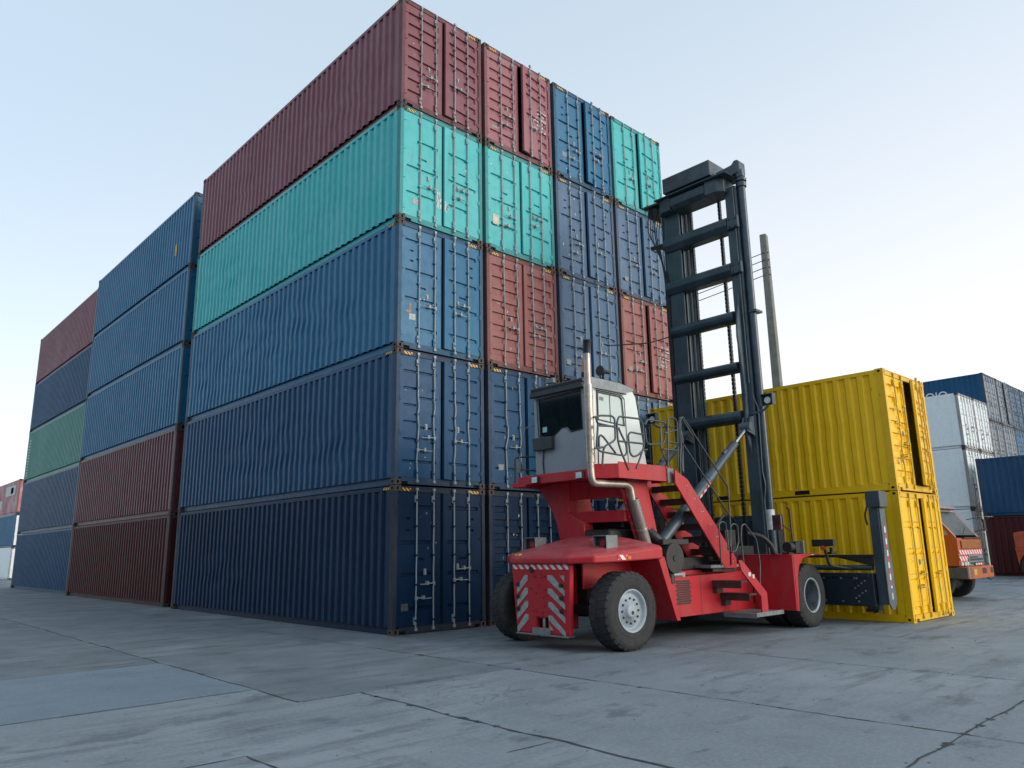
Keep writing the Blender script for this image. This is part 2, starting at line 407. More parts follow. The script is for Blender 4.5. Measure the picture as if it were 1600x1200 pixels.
def keeper_mesh():
    return MB().bx(-.02, .02, -.026, -.002, .19, .28).bx(-.032, .032, -.008, -.001, .17, .30).mesh('lock_keeper', M['rod'])
CONT = []
def letters(cu, mat):
    tmp = bpy.data.objects.new('lettering_curve', cu); me = bpy.data.meshes.new_from_object(tmp)
    bpy.data.objects.remove(tmp); me.materials.clear(); me.materials.append(mat)
    o = bpy.data.objects.new('lettering', me); COL.objects.link(o); return o
def container(label, group, X, Y, Z, Lc, H, col, style='four', ajar=(0, 0), dents=None, lod=2, seed=0, cat='container', name='shipping_container', frame=None, rz=0., marks=False, wallmat=None, endmat=None):
    r = random.Random(seed * 131 + 5)
    if lod == 2 and col != 'yellow': ajar = (ajar[0], ajar[1] + 1.6)
    t = thing(name, label, cat, (X, Y, Z), group, rz)
    body = PAL[col]; fr = PAL[(frame or col) + '_frame']; wm = PAL[wallmat] if wallmat else body; dm = PAL[endmat] if endmat else body
    kh = round(H, 3)
    f = link('frame', cached(('fr', Lc, kh, frame or col), lambda: frame_mesh(Lc, H, fr, body, col == 'yellow')), t)
    cm = M['cast'] if col != 'yellow' else PAL['yellow_frame']
    cast = cached(('cast', col == 'yellow'), lambda: casting_mesh().mesh('corner_casting', [cm, M['hole']]))
    for x in (0, CW):
        for y in (0, Lc):
            for z in (0, H - .118):
                o = link('corner_casting', cast, t, (x if x == 0 else x - .162, y if y == 0 else y, z))
                if y: o.scale.y = -1
    if col == 'white':
        lw = cached(('flat', Lc, kh), lambda: MB().bx(.012, .03, .16, Lc - .16, .14, H - .09).bx(.006, .0115, .16, Lc - .16, .14, .26).bx(.006, .0115, .16, Lc - .16, H - .2, H - .09).mesh('side_wall', wm))
    elif dents is None:
        lw = cached(('wl', Lc, kh, wm.name, lod), lambda: wall_mesh(Lc, H, wm, 0, 3))
    else:
        lw = wall_mesh(Lc, H, wm, 0, 30, dents, seed)
    link('side_wall', lw, t)
    link('side_wall', cached(('wr', Lc, kh, wm.name), lambda: wall_mesh(Lc, H, wm, 1, 3)), t)
    link('roof', cached(('rf', Lc, kh, col), lambda: shell_mesh(Lc, H, body)), t)
    link('floor', cached(('fl', Lc), lambda: floor_mesh(Lc)), t)
    link('end_wall', cached(('ew', Lc, kh, col), lambda: end_mesh(Lc, H, body)), t)
    rm = M['yrod'] if col == 'yellow' else M['rod']; yk = col == 'yellow'
    w = (CW - .20) / 2 - .017; h = H - .155 - .135
    for sgn, hx in ((1, .100), (-1, CW - .100)):
        g = groove_set(style, w, h, r)
        key = ('door', kh, dm.name, style, sgn, seed if lod == 2 else seed % 2)
        d = link('door', cached(key, lambda: door_mesh(w, h, g, sgn, dm, .042 if style != 'panel' else .022, seed)), t, (hx, .030, .155))
        ang = ajar[0] if sgn == 1 else ajar[1]
        d.rotation_euler.z = R(-ang * sgn)
        link('door_gasket', cached(('gk', kh, sgn), lambda: MB().bx(sgn * -.006, sgn * (w + .014), .058, .066, -.010, h + .010).mesh('door_gasket', M['black'])), d)
        fx = (.46, .90) if sgn == 1 else (.87, .44)
        for q, a in enumerate(fx):
            link('lock_rod', cached(('rod', kh, dm.name, (seed + q) % 6 if lod == 2 else 0), lambda: rod_mesh(h, .10, r, [rm, dm])), d, (sgn * (a if sgn == 1 else a - .05), 0, 0))
        if lod:
            hz = .80 + .10 * r.random()
            if sgn == 1:
                link('door_handle', cached(('h-', yk), lambda: handle_mesh(-1, rm)), d, (.90, 0, hz))
                if r.random() < .6: link('door_handle', cached(('h+', yk), lambda: handle_mesh(1, rm)), d, (.46, 0, hz - .28))
            else:
                link('door_handle', cached(('h+', yk), lambda: handle_mesh(1, rm)), d, (-.82, 0, hz - .03))
                if r.random() < .6: link('door_handle', cached(('h-', yk), lambda: handle_mesh(-1, rm)), d, (-.39, 0, hz + .2))
            link('lock_keeper', cached('keep', keeper_mesh), d, (sgn * .70, 0, hz))
            for z in (.18, h * .36, h * .64, h - .2):
                link('hinge', cached(('hinge', dm.name), lambda: hinge_mesh(dm)), d, (sgn * .0, 0, z))
    if lod == 2 and col != 'yellow':
        st = cached('hz', lambda: MB().bx(0, .23, -.0025, 0, 0, .062).mesh('hazard_sticker', M['hazard']))
        for x in (.185, CW - .185 - .23):
            if r.random() < .88: link('hazard_sticker', st, t, (x, .0125, H - .112))
    if marks:                                                          # worn, unreadable stencil rows on the right leaf
        mb = MB(); q = random.Random(seed)
        for i in range(6):
            x = CW - .72 + .10 * (i % 2)
            while x < CW - .22:
                l = .02 + .05 * q.random()
                if q.random() < .75: mb.bx(x, x + l, .0285, .0294, 1.02 + i * .115, 1.02 + i * .115 + .045)
                x += l + .022
        d2 = [c for c in t.children if c.name.startswith('door')][1]
        mb.xf(Matrix.Translation((-(CW - .100), -.030, -.155)))
        link('stencil_marking', mb.mesh('stencil_marking', M['decal']), d2)
    CONT.append(t)
    return t

ZL = [0, 2.969, 5.883, 8.836, 11.688, 14.536]
GAPX = .118
GRP = 'containers of the tall main stack'
tier = ['bottom', 'second', 'middle', 'fourth', 'top']
main = {  # column -> tiers: colour (lowest tiers deepened, shade in the paint), door style, (left ajar, right ajar), label
 0: [('shaded_navy', 'four', (0, 1.), 'dark navy container on the ground at the near corner, long side facing left'),
     ('navy', 'short', (0, 2.5), 'dark blue container with short door ribs, second from the ground at the near corner'),
     ('blue', 'four', (0, 2.5), 'blue container with rippled dented side, halfway up the near corner under teal'),
     ('teal', 'three', (0, 1.5), 'teal container with a long bright side, directly below the topmost maroon container'),
     ('maroon', 'rib', (0, 3.), 'faded maroon container on top of the near corner, long side to the left')],
 1: [('shaded_navy', 'rib', (0, .5), 'navy container on the ground right behind the red lift truck tail'),
     ('navy', 'short', (0, 2.), 'blue container partly hidden by the lift truck cab, below a brick red one'),
     ('brick', 'rib', (0, .5), 'brick red container with ribbed doors between teal above and blue below'),
     ('teal', 'three', (0, 1.5), 'teal container with cream plate on its door, second door column from the corner'),
     ('rosy', 'rib', (0, 7.), 'rosy maroon container on top with its right door standing clearly ajar')],
 2: [('shaded_navy', 'four', (0, 1.), 'navy container on the ground seen through the opening under the cab'),
     ('blue', 'five', (0, 1.), 'blue container hidden mostly behind the lift truck cab roof'),
     ('slate', 'five', (0, 1.5), 'slate blue container right behind the exhaust tip of the lift truck'),
     ('slate', 'four', (0, 3.), 'slate blue container one below the top in the third door column'),
     ('blue', 'four', (0, 5.), 'blue container on the top tier between rosy maroon and teal ones')],
 3: [('shaded_navy', 'four', (0, 1.), 'navy container on the ground in the last door column behind the lift truck'),
     ('slate', 'four', (0, 1.), 'slate blue container peeping out above the yellow container left of the mast'),
     ('brick', 'wide', (0, 4.), 'pinkish red container beside the mast with white worn stencil rows'),
     ('slate', 'four', (0, 2.5), 'slate blue container beside the upper mast, below the top teal container'),
     ('teal', 'three', (0, 4.), 'teal container on the top tier at the right end by the mast head')]}
dent1 = {0: [(8.5, 1.2, 3., 1., .05, .010)],
         1: [(6.2, 1.35, 4.4, 1.45, .055, .018), (2.2, .9, 2., .8, .05, .012)],
         2: [(6.6, 1.55, 4.6, 1.5, .085, .018), (11., 1., 2., 1., .08, .01), (2.5, 1.2, 2.2, 1.1, .05, .01)],
         3: [(10.3, 1.3, 2.6, 1.4, .07, .016), (4, 1.2, 3., 1., .04, .008)],
         4: [(3., 1.4, 3.2, 1.2, .05, .01), (9, 1.2, 2., 1., .05, .01)]}
for c in range(4):
    for k in range(5):
        colr, sty, aj, lab = main[c][k]
        container(lab, GRP, c * (CW + GAPX) + (.0 if c == 0 else rnd.uniform(-.012, .012)), 0 if c == 0 else rnd.uniform(-.012, .02), ZL[k], 12.192, ZL[k+1] - ZL[k] - .014,
                  colr, sty, aj, dents=dent1[k] if c == 0 else None, seed=c * 5 + k + 1, marks=(c, k) in ((1, 4), (3, 2)))
for k, (colr, lab) in enumerate([('oxide', 'dark oxide red container on the ground in the middle stack along the left side'),
        ('wine', 'maroon container second from the ground in the middle stack on the left'),
        ('blue', 'blue container at half height in the middle stack, above the maroon ones'),
        ('blue', 'blue container one below the top of the middle stack on the left'),
        ('blue', 'blue container on top of the middle stack with a small yellow sticker')]):
    t = container(lab, 'containers of the middle stack', .105, 12.192 + .993, ZL[k], 12.192, ZL[k+1] - ZL[k] - .014, colr, 'four', (0, 0), dents=[(6, 1.3, 3.5, 1.2, .03, .006)], lod=1, seed=40 + k)
    if k == 4: MB().bx(.004, .0075, 1.55, 1.72, .85, 1.30).build('label_sticker', plain('yellow_sticker', (.62, .40, .05), .6), t, at=(0, 0, 0))
for k, (colr, lab) in enumerate([('navy', 'blue container on the ground in the far left stack'),
        ('deep', 'weathered blue container second from the ground in the far left stack, under green'),
        ('green', 'green container at half height in the far left stack'),
        ('navy', 'dark blue container between maroon and green in the far left stack'),
        ('maroon', 'maroon container on top of the far left stack')]):
    t = container(lab, 'containers of the far left stack', .347, 26.31, ZL[k], 12.192, ZL[k+1] - ZL[k] - .014, colr, 'four', (0, 0), dents=[(6, 1.3, 4, 1.2, .02, .004)], lod=1, seed=60 + k)
    if k == 2:
        mb = MB(); q = random.Random(3)
        for i in range(13): mb.bx(.003, .006, 11.45, 11.75, .30 + i * .17, .30 + i * .17 + .10)
        mb.build('white_marking', M['decal'], t, at=(0, 0, 0))

# small labels on single doors of the main stack
for i, t in enumerate(CONT[:20]):
    if i % 3 != 1 and 'cream' not in t['label']:
        d = [c for c in t.children if c.name.startswith('door')][0]
        x = .12 + .05 * (i % 4); z = .30 + .11 * (i % 3)
        MB().bx(x, x + .17, -.003, 0, z, z + .14).build('data_plate', M['plate'], d, at=(0, 0, 0))
for t in CONT:
    if t['label'].startswith('teal container with cream'):
        d = [c for c in t.children if c.name.startswith('door')][0]
        MB().bx(.16, .36, -.004, 0, .55, .82).build('rating_plate', M['cream'], d, at=(0, 0, 0))

# yellow twenty foot boxes, doors facing the camera's right
YG = 'yellow containers in front of the mast'
YX, YY = 8.314, -6.689
container('yellow container on the ground with a narrow black door gap', YG, YX, YY, 0, 6.35, 2.722, 'yellow', 'panel', (0, 5.), dents=[(4, 1.3, 2, 1, .02, .004)], seed=81)
container('yellow container stacked on top of the other yellow one, door gap wide open', YG, YX - .01, YY, 2.733, 6.35, 2.69, 'yellow', 'rib', (0, 10.), dents=[(2, 1.3, 1.5, .9, .03, .006)], seed=82)

# far left background stack
BL = 'small stack far away at the left edge'
for k, (z0, z1, colr, em, lab) in enumerate([(0, 2.5, 'white', 'white', 'white container on the ground at the far left edge with magenta lettering'),
        (2.5, 5.1, 'blue', 'white', 'blue sided container with a pale door at the far left edge, middle of three'),
        (5.1, 7.85, 'redwhite', 'redwhite', 'red and white faded container on top of the small far left stack')]):
    t = container(lab, BL, 3.55, 58., z0, 12.192, z1 - z0 - .015, colr, 'four', (0, 0), lod=1, seed=90 + k, endmat=em)
    if k == 2:
        mb = MB(); mb.bx(-.004, .004, 1.2, 5., 1.55, 2.35).bx(-.004, .004, 6.2, 8.2, .6, 1.3); mb.build('white_patch', M['decal'], t, at=(0, 0, 0))
        PAL.setdefault('redpaint', plain('red_panel', (.40, .05, .06), .6)); MB().bx(-.004, .004, 8.6, 11.2, .4, 2.3).bx(-.004, .004, 2.0, 3.0, 1.7, 2.2, 0).build('red_patch', PAL['redpaint'], t, at=(.0, 0, 0.002))
    if k == 0:
        cu = bpy.data.curves.new('letter', 'FONT'); cu.body = 'U'; cu.size = 1.3; cu.extrude = .004
        o = letters(cu, plain('magenta_lettering', (.42, .02, .16), .6)); o.parent = t; o.location = (.25, .008, .95); o.rotation_euler = (R(90), 0, 0)

# far right background row: white three-high pair, then a four-high row
BR = 'long background row at the right'
wx, wy = 34.98, -.52
od = ['bottom', 'second', 'third', 'topmost']
wl = [0, 3.30, 6.45, 9.37]
for c in range(2):
    for k in range(3):
        lab = [['dirty white container on the ground behind the orange truck', 'pale white container with a rust streaked corner post, above the truck roof', 'clean white container on top, next to the yellow boxes'],
               ['white container on the ground, second column behind the orange truck', 'white container above the ground one in the second column of the background row', 'grey white container on top, second column of the background row']][c][k]
        container(lab, 'white background containers', wx + c * 2.52, wy, wl[k], 12.192, wl[k+1] - wl[k] - .015, 'white', 'four', (0, 0), lod=1, seed=100 + c * 3 + k)
cc = ['grey', 'slate', 'blue', 'grey', 'grey', 'slate']; cw = ['first', 'second', 'third', 'fourth', 'fifth', 'sixth']
for c in range(6):
    for k in range(4):
        colr = 'navy' if (c, k) == (0, 3) else ['grey', 'slate', 'grey', 'slate', 'blue', 'grey'][(c * 2 + k * 3) % 6]
        lab = f'{ {"oxide": "dark red", "maroon": "maroon", "grey": "grey", "slate": "slate blue", "blue": "blue", "navy": "dark blue"}[colr] } container in the {cw[c]} column right of the white ones, {od[k]} tier'
        if (c, k) == (0, 3): lab = 'dark blue container with white lettering, rising above the white background containers'
        t = container(lab, BR, wx + 2 * 2.52 + c * 2.53, wy, k * 2.80, 12.192, 2.785, colr, 'four', (0, rnd.choice((0, 2, 6))), lod=1, seed=120 + c * 4 + k, endmat='grey' if (c, k) == (0, 3) else None)
        if (c, k) == (0, 3):
            cu = bpy.data.curves.new('letters', 'FONT'); cu.body = 'JOJO'; cu.size = .66; cu.extrude = .004; cu.offset = .008
            o = letters(cu, M['decal']); o.parent = t
            o.location = (-.004, 3.35, 1.56); o.rotation_euler = (R(90), 0, R(-90))
# blue over maroon, side on, in front of that row
container('dark blue container lying on a maroon one behind the orange machine', 'side-on pair at the right edge', 34.10, -1.12 - 12.192, 2.86, 12.192, 2.85, 'deep', 'four', lod=1, seed=150)
container('maroon container on the ground below a blue one at the right edge', 'side-on pair at the right edge', 34.10, -1.12 - 12.192, 0, 12.192, 2.845, 'oxide', 'four', lod=1, seed=151)

# added stack, unseen to the left of the view: put there to shade the lower rows
OP = 'added containers out of view on the left'
for c in range(4):
    for k in range(4):
        container(f'added unseen dark container shading the lower rows, left of the view, {od[k]} tier, {cw[c]} from the near end', OP, -27.5, -22 + c * 12.9, k * 2.91, 12.192, 2.896, ['navy', 'oxide', 'deep', 'maroon'][(c + k * 3) % 4], 'four', lod=0, seed=200 + c * 4 + k)

def blot(mb, x, z, rx, rz, y, q, n=11):
    mb.add([(x + rx * (.45 + .8 * q.random()) * math.cos(2*math.pi*i/n), y, z + rz * (.45 + .8 * q.random()) * math.sin(2*math.pi*i/n)) for i in range(n)], [tuple(range(n))])
SCUFF = plain('bare_scuff', (.56, .60, .60), .7, var=.5, scale=30); SCAR = plain('rust_scar', (.36, .23, .13), .8, var=.5, scale=25)
q = random.Random(9)
def doors(i): return [c for c in CONT[i].children if c.name.startswith('door')]
dl, dr = doors(3)
mb = MB()
for k in range(9): blot(mb, .97 + .10 * q.random(), .48 + .32 * q.random(), .03, .07, -.0018, q)
link('paint_scuff', mb.mesh('paint_scuff', SCUFF), dl)
mb = MB()
for k in range(8): blot(mb, -(.98 + .10 * q.random()), .40 + .32 * q.random(), .03, .08, -.0018, q)
link('paint_scuff', mb.mesh('paint_scuff', SCUFF), dr)
mb = MB(); blot(mb, -.80, 1.62, .04, .06, -.0018, q); blot(mb, -.42, 1.62, .04, .06, -.0018, q); link('paint_scuff', mb.mesh('paint_scuff', SCUFF), dr)
mb = MB(); blot(mb, .25, .78, .035, .14, -.0018, q); blot(mb, .18, .70, .05, .03, -.0018, q); blot(mb, .27, .62, .02, .10, -.0018, q); link('rust_scar', mb.mesh('rust_scar', SCAR), doors(2)[0])
for i in range(20):
    mb = MB(); n = 3 + int(6 * q.random())
    for k in range(n): blot(mb, q.uniform(.1, 1.0), q.uniform(.12, 2.3), q.uniform(.006, .02), q.uniform(.01, .045), -.0018, q, 8)
    for d_ in doors(i)[:1]: link('paint_scuff', mb.mesh('paint_scuff', SCUFF if i % 3 else SCAR), d_)
CREAM = plain('rubbed_pale_paint', (.70, .56, .26), .6, var=.3, scale=30)
for t in CONT:
    if 'yellow container' in t['label'] and t['category'] == 'container' and t['group'] == YG:
        for d_ in [c for c in t.children if c.name.startswith('door')]:
            sg = 1 if d_.location.x < 1 else -1
            for mt_, n_, rx_, rz_ in ((CREAM, 26, .06, .022), (SCAR, 12, .012, .035)):
                mb = MB()
                for k in range(n_): blot(mb, sg * q.uniform(.12, 1.0), q.choice((.16, .5, .78, 1.1, 1.36, 1.7, 1.95)) + q.gauss(0, .03), rx_ * q.uniform(.4, 1.3), rz_ * q.uniform(.5, 1.4), -.0018, q, 9)
                link('paint_scuff', mb.mesh('paint_scuff', mt_), d_)
for i in range(5):
    st = MB().bx(.0095, .0118, 0, .23, 0, .05).mesh('hazard_sticker', stripes('side_header_tape', (.80, .42, .02), (.015, .014, .012), 'YZ', 11., 1., .4) if 'side_header_tape' not in bpy.data.materials else bpy.data.materials['side_header_tape'])
    link('hazard_sticker', st, CONT[i], (0, .20, ZL[i+1] - ZL[i] - .014 - .088))
# ------------------------------------------------------------------ red container handler (lift truck)
def redpaint():
    m, nt, b = nodes('red_machine_paint')
    p = pos(nt); f = nz(nt, p, 6, 6, .65); big = nz(nt, p, 1.1, 3)
    c = mixc(nt, mul(nt, ramp(nt, big, .35, .7), .45), (.47, .018, .028), (.40, .028, .038))
    c = mixc(nt, mul(nt, ramp(nt, nz(nt, pos(nt, (1.5, 1.5, .25)), 4, 4), .5, .75), .4), c, (.20, .015, .02))
    c = mixc(nt, mul(nt, ramp(nt, nz(nt, pos(nt, (1, 1, .6)), 2.3, 5, .7), .42, .72), .40), c, (.32, .085, .085))     # dulled, dusty film
    c = mixc(nt, mul(nt, ramp(nt, nz(nt, pos(nt, (3, 3, .5)), 2.1, 5, .7), .60, .74), .55), c, (.10, .022, .022))      # greasy runs
    g = nt.nodes.new('ShaderNodeNewGeometry'); s = nt.nodes.new('ShaderNodeSeparateXYZ'); L(nt, g.outputs['Normal'], s.inputs[0])
    up = ramp(nt, s.outputs[2], .45, .95)                              # dust lying on level plates
    c = mixc(nt, mul(nt, up, mul(nt, ramp(nt, f, .2, .7), .55)), c, (.34, .17, .18))
    ch = mul(nt, ramp(nt, nz(nt, p, 11, 6, .75), .70, .73), ramp(nt, nz(nt, p, 1.6, 2), .5, .6))
    c = mixc(nt, ch, c, (.09, .06, .055))
    L(nt, c, b.inputs['Base Color']); b.inputs['Roughness'].default_value = .38
    b.inputs['Specular IOR Level'].default_value = .3; bump(nt, b, nz(nt, p, 12, 4), .1, .006)
    return m
RED = redpaint()
WORN = paint('worn_red_steel', (.44, .014, .024), fade=(.36, .05, .06), chips=(.20, .09, .08), chip=.7, rust=.5, rough=.5, fadeamt=.15, spec=.3)
SLATE = plain('slate_mast_paint', (.036, .058, .074), .42, var=.3, scale=2.2)
SLAT2 = plain('slate_mast_light', (.075, .105, .125), .45, var=.3, scale=3)
BLK = plain('black_machinery', (.012, .014, .016), .55, var=.4)
GREY = plain('grey_bracket', (.16, .18, .19), .5)
STEEL = plain('bare_steel', (.34, .35, .35), .38, .7)
CHROME = plain('chrome_rod', (.75, .76, .77), .12, 1., var=.05)
RAIL = plain('dark_handrail', (.045, .060, .068), .4)
TREAD = plain('rusty_brown_tread', (.055, .030, .026), .8, var=.4)
CABW = plain('cab_pale_grey', (.68, .74, .71), .4, var=.05, scale=2)
CABG = plain('cab_rear_grey', (.25, .29, .32), .45, var=.08, scale=2)
CABD = plain('cab_roof_dark', (.026, .034, .038), .5)
EXH = plain('exhaust_steel', (.42, .36, .31), .38, .75, var=.2)
MUF = plain('perforated_muffler', (.22, .20, .18), .55, .6, var=.5, scale=55, bmp=.6)
GLASSD = plain('dark_cab_glass', (.006, .012, .012), .05, var=.3, spec=.25, bmp=0)
GLASSP = plain('painted_sky_glass', (.50, .60, .57), .10, var=.04, scale=1, spec=.8, bmp=0)  # sky reflection put into the pale base colour
RW = stripes('red_white_tape', (.62, .03, .04), (.72, .72, .70), 'YZ', 6.5, -1.)
RWX = stripes('red_white_tape_side', (.62, .03, .04), (.72, .72, .70), 'XZ', 5.5, 1.)
RWZ = stripes('red_white_tape_upright', (.62, .04, .05), (.72, .72, .70), 'ZY', 4.2, .3)
SILV = plain('silver_reflective_strip', (.32, .36, .36), .35, .2, var=.25, scale=14)
LAMP = plain('lamp_glass', (.62, .68, .66), .12, var=.2, scale=30)
TYRE = plain('tyre_rubber', (.022, .023, .025), .8, var=.35, scale=9, bmp=.3)
RIM = plain('rim_grey_paint', (.30, .36, .40), .45, var=.15, scale=5)
BARREL = plain('shaded_dirty_barrel', (.085, .10, .11), .6, var=.4)  # shade of the deep dish put into the barrel colour, with some grime
ORANGE = plain('amber_lens', (.60, .16, .02), .3)
WHT = plain('white_sheet', (.60, .62, .62), .6)

YC = -3.60
H0 = thing('container_handler', 'red container handler truck with tall dark mast and grey cab, facing the yellow containers', 'lift truck', (3.5, YC, 0))
def part(name, mb, mat, parent=H0, bevel=.008, seg=1): return mb.build(name, mat, parent, bevel, seg=seg)
def mir(y): return 2 * YC - y

# counterweight with warning strips
mb = MB(); mb.prism([(-2.93, 1.37), (-4.33, 1.37), (-4.28, .24), (-3.05, .24)], 'x', .50, .60, holes=[[(-3.52, .34), (-3.80, .34), (-3.80, .50), (-3.52, .50)]])
cwt = part('counterweight', mb, WORN, bevel=.02, seg=2)
part('weight_block', MB().bx(.67, 1.1, -3.10, -3.95, .30, 1.36), WORN, cwt, .02)
part('pocket', MB().bx(.62, .66, -3.82, -3.50, .32, .52), BLK, cwt, 0)
part('tow_pin', MB().cyl((.56, -3.66, .33), (.56, -3.66, .50), .03), STEEL, cwt, 0)
part('bumper_edge', MB().prism([(-3.05, .215), (-3.05, .239), (-4.28, .239), (-4.26, .215)], 'x', .475, .66).bx(.47, .50, -3.45, -3.86, .23, .335), GREY, cwt, .004)
part('hazard_tape', MB().bx(.495, .4985, -2.97, -4.30, 1.285, 1.365), RW, cwt, 0)
for k in range(4):
    zt = 1.19 - k * .215; lo = max(zt - .31, .28)
    part('reflective_strip', MB().prism([(-3.82, zt), (-3.90 if k else -3.93, zt), (-4.20, zt - .24), (-4.20, zt - .325), (-3.82, zt - .075)], 'x', .494, .4985), SILV, cwt, 0)
    part('reflective_strip', MB().prism([(-3.34, zt), (-3.27, zt), (-3.07, zt - .22), (-3.07, zt - .32), (-3.34, zt - .09)], 'x', .494, .4985), SILV, cwt, 0)
part('reflective_strip', MB().prism([(-4.10, 1.19), (-4.20, 1.19), (-4.20, 1.09)], 'x', .494, .4985), SILV, cwt, 0)
part('reflective_strip', MB().prism([(-3.84, .40), (-3.84, .31), (-3.93, .31)], 'x', .494, .4985), SILV, cwt, 0)
for k in range(3):
    z = 1.03 - k * .20
    for y in (-4.13, -3.10): part('bolt', MB().cyl((.465, y, z - (k*.004)), (.5, y, z), .032, .036, 14), BLK, cwt, 0)
part('bolt', MB().cyl((.47, -3.44, 1.28), (.5, -3.44, 1.28), .045, n=14), BLK, cwt, 0)
q = random.Random(5); mb = MB()
for i in range(26):
    y = -3.42 - .36 * q.random(); z = .45 + .75 * q.random(); a = .02 + .03 * q.random()
    mb.bx(.492, .4995, y, y + a, z, z + .012)
    if q.random() < .5: mb.bx(.492, .4995, y, y + .01, z, z + a)
part('weld_bead', mb, WORN, cwt, 0)

# hood / rear body with rolled lip
ol = [(.44, -2.98), (.74, -2.56), (1.15, -2.40), (2.34, -2.40), (2.34, -4.85), (1.05, -4.85), (.66, -4.72), (.44, -4.36)]
mb = MB(); vs = []; cx, cy = 1.6, YC; rings = [(1., None), (1., 0.), (.965, .035), (.80, .10), (.50, .19), (.22, .23)]
for s_, dz in rings:
    for x, y in ol:
        e = 1.475 + .075 * (x - .44)
        z = (1.375 + .025 * (x - .44)) if dz is None else e + dz
        vs.append((cx + (x - cx) * s_, cy + (y - cy) * s_, z))
n = len(ol); fs = [(r_*n + i, r_*n + (i+1) % n, (r_+1)*n + (i+1) % n, (r_+1)*n + i) for r_ in range(len(rings)-1) for i in range(n)]
fs += [tuple(range(n-1, -1, -1)), tuple(range((len(rings)-1)*n, len(rings)*n))]
hood = part('engine_hood', mb.add(vs, fs), RED, bevel=.025, seg=2)
part('hazard_tape', MB().bx(1.10, 1.34, -4.8575, -4.854, 1.425, 1.505), RWX, hood, 0)
part('side_marker', MB().bx(1.35, 1.43, -4.862, -4.854, 1.43, 1.485), ORANGE, hood, 0)
part('side_marker', MB().bx(.50, .56, -3.02, -3.14, 1.485, 1.545), plain('yellow_marker', (.62, .42, .03), .5), hood, 0)
part('fuel_cap', MB().cyl((1.15, -3.9, 1.64), (1.15, -3.9, 1.665), .09), BLK, hood, 0)
for y in (-4.47, -2.78):
    g = part('tail_lamp', MB().bx(1.10, 1.40, y - .15, y + .15, 1.815, 1.83).bx(1.10, 1.40, y - .15, y - .138, 1.56, 1.815).bx(1.10, 1.40, y + .138, y + .15, 1.56, 1.815).bx(1.16, 1.2, y - .137, y + .137, 1.58, 1.81, 1), [GREY, BLK], bevel=.004)
    part('lens', MB().cyl((1.14, y - .03, 1.70), (1.16, y - .03, 1.70), .055), plain('red_lens', (.3, .02, .03), .2), g, 0)

# chassis
part('chassis', MB().bx(1.1, 6.4, -3.05, -4.15, .50, 1.30).bx(2.6, 6.3, -2.75, -4.45, .62, 1.08).bx(.9, 1.7, -2.75, -4.45, .55, .70), BLK)
for y in (-4.19, mir(-4.19)): part('wheel_well', MB().bx(.95, 2.5, y - .02, y + .02, .95, 1.40), RED)
for s_ in (1, -1):
    ys = (lambda y: y) if s_ == 1 else mir
    part('fender_strut', MB().prism([(2.20, 1.40), (2.36, 1.46), (2.40, 1.37), (2.74, .36), (2.63, .36)], 'y', ys(-4.86), ys(-4.22)), RED, bevel=.006)
    b = part('side_frame', MB().prism([(2.60, 1.07), (5.58, 1.13), (5.58, .385), (2.86, .385)], 'y', ys(-4.66), ys(-4.20)), RED, bevel=.012, seg=2)
    if s_ == 1:
        mb = MB()
        for j in range(11):
            for i in range(6):
                x = 2.92 + .01 * j * .0 + i * .075 + (.036 if j % 2 else 0)
                mb.bx(x, x + .066, -4.6635, -4.6605, .60 + j * .039, .60 + j * .039 + .032)
        part('vent_grille', mb, BLK, b, 0)
        part('panel_seam', MB().bx(3.705, 3.715, -4.663, -4.6605, .40, 1.08), BLK, b, 0)
    f = part('front_fender', MB().prism([(ys(-4.15), 1.44), (ys(-5.55), 1.44), (ys(-5.55), .37), (ys(-4.66), .36), (ys(-4.66), 1.1), (ys(-4.15), 1.1)], 'x', 5.60, 5.645)
        .prism([(5.646, 1.44), (6.80, 1.44), (6.80, 1.40), (6.42, 1.405), (6.05, 1.36), (5.86, 1.22), (5.76, 1.0), (5.70, .36), (5.646, .36)], 'y', ys(-5.555), ys(-5.50))
        .bx(5.646, 6.80, ys(-5.499), ys(-4.2), 1.405, 1.44), RED, bevel=.006)
    part('sticker', MB().bx(6.40, 6.52, ys(-5.558), ys(-5.556), 1.412, 1.432), WHT, f, 0)
    part('fender_lip', MB().bx(5.59, 5.599, ys(-5.47), ys(-4.3), 1.425, 1.442), RED, f, 0)

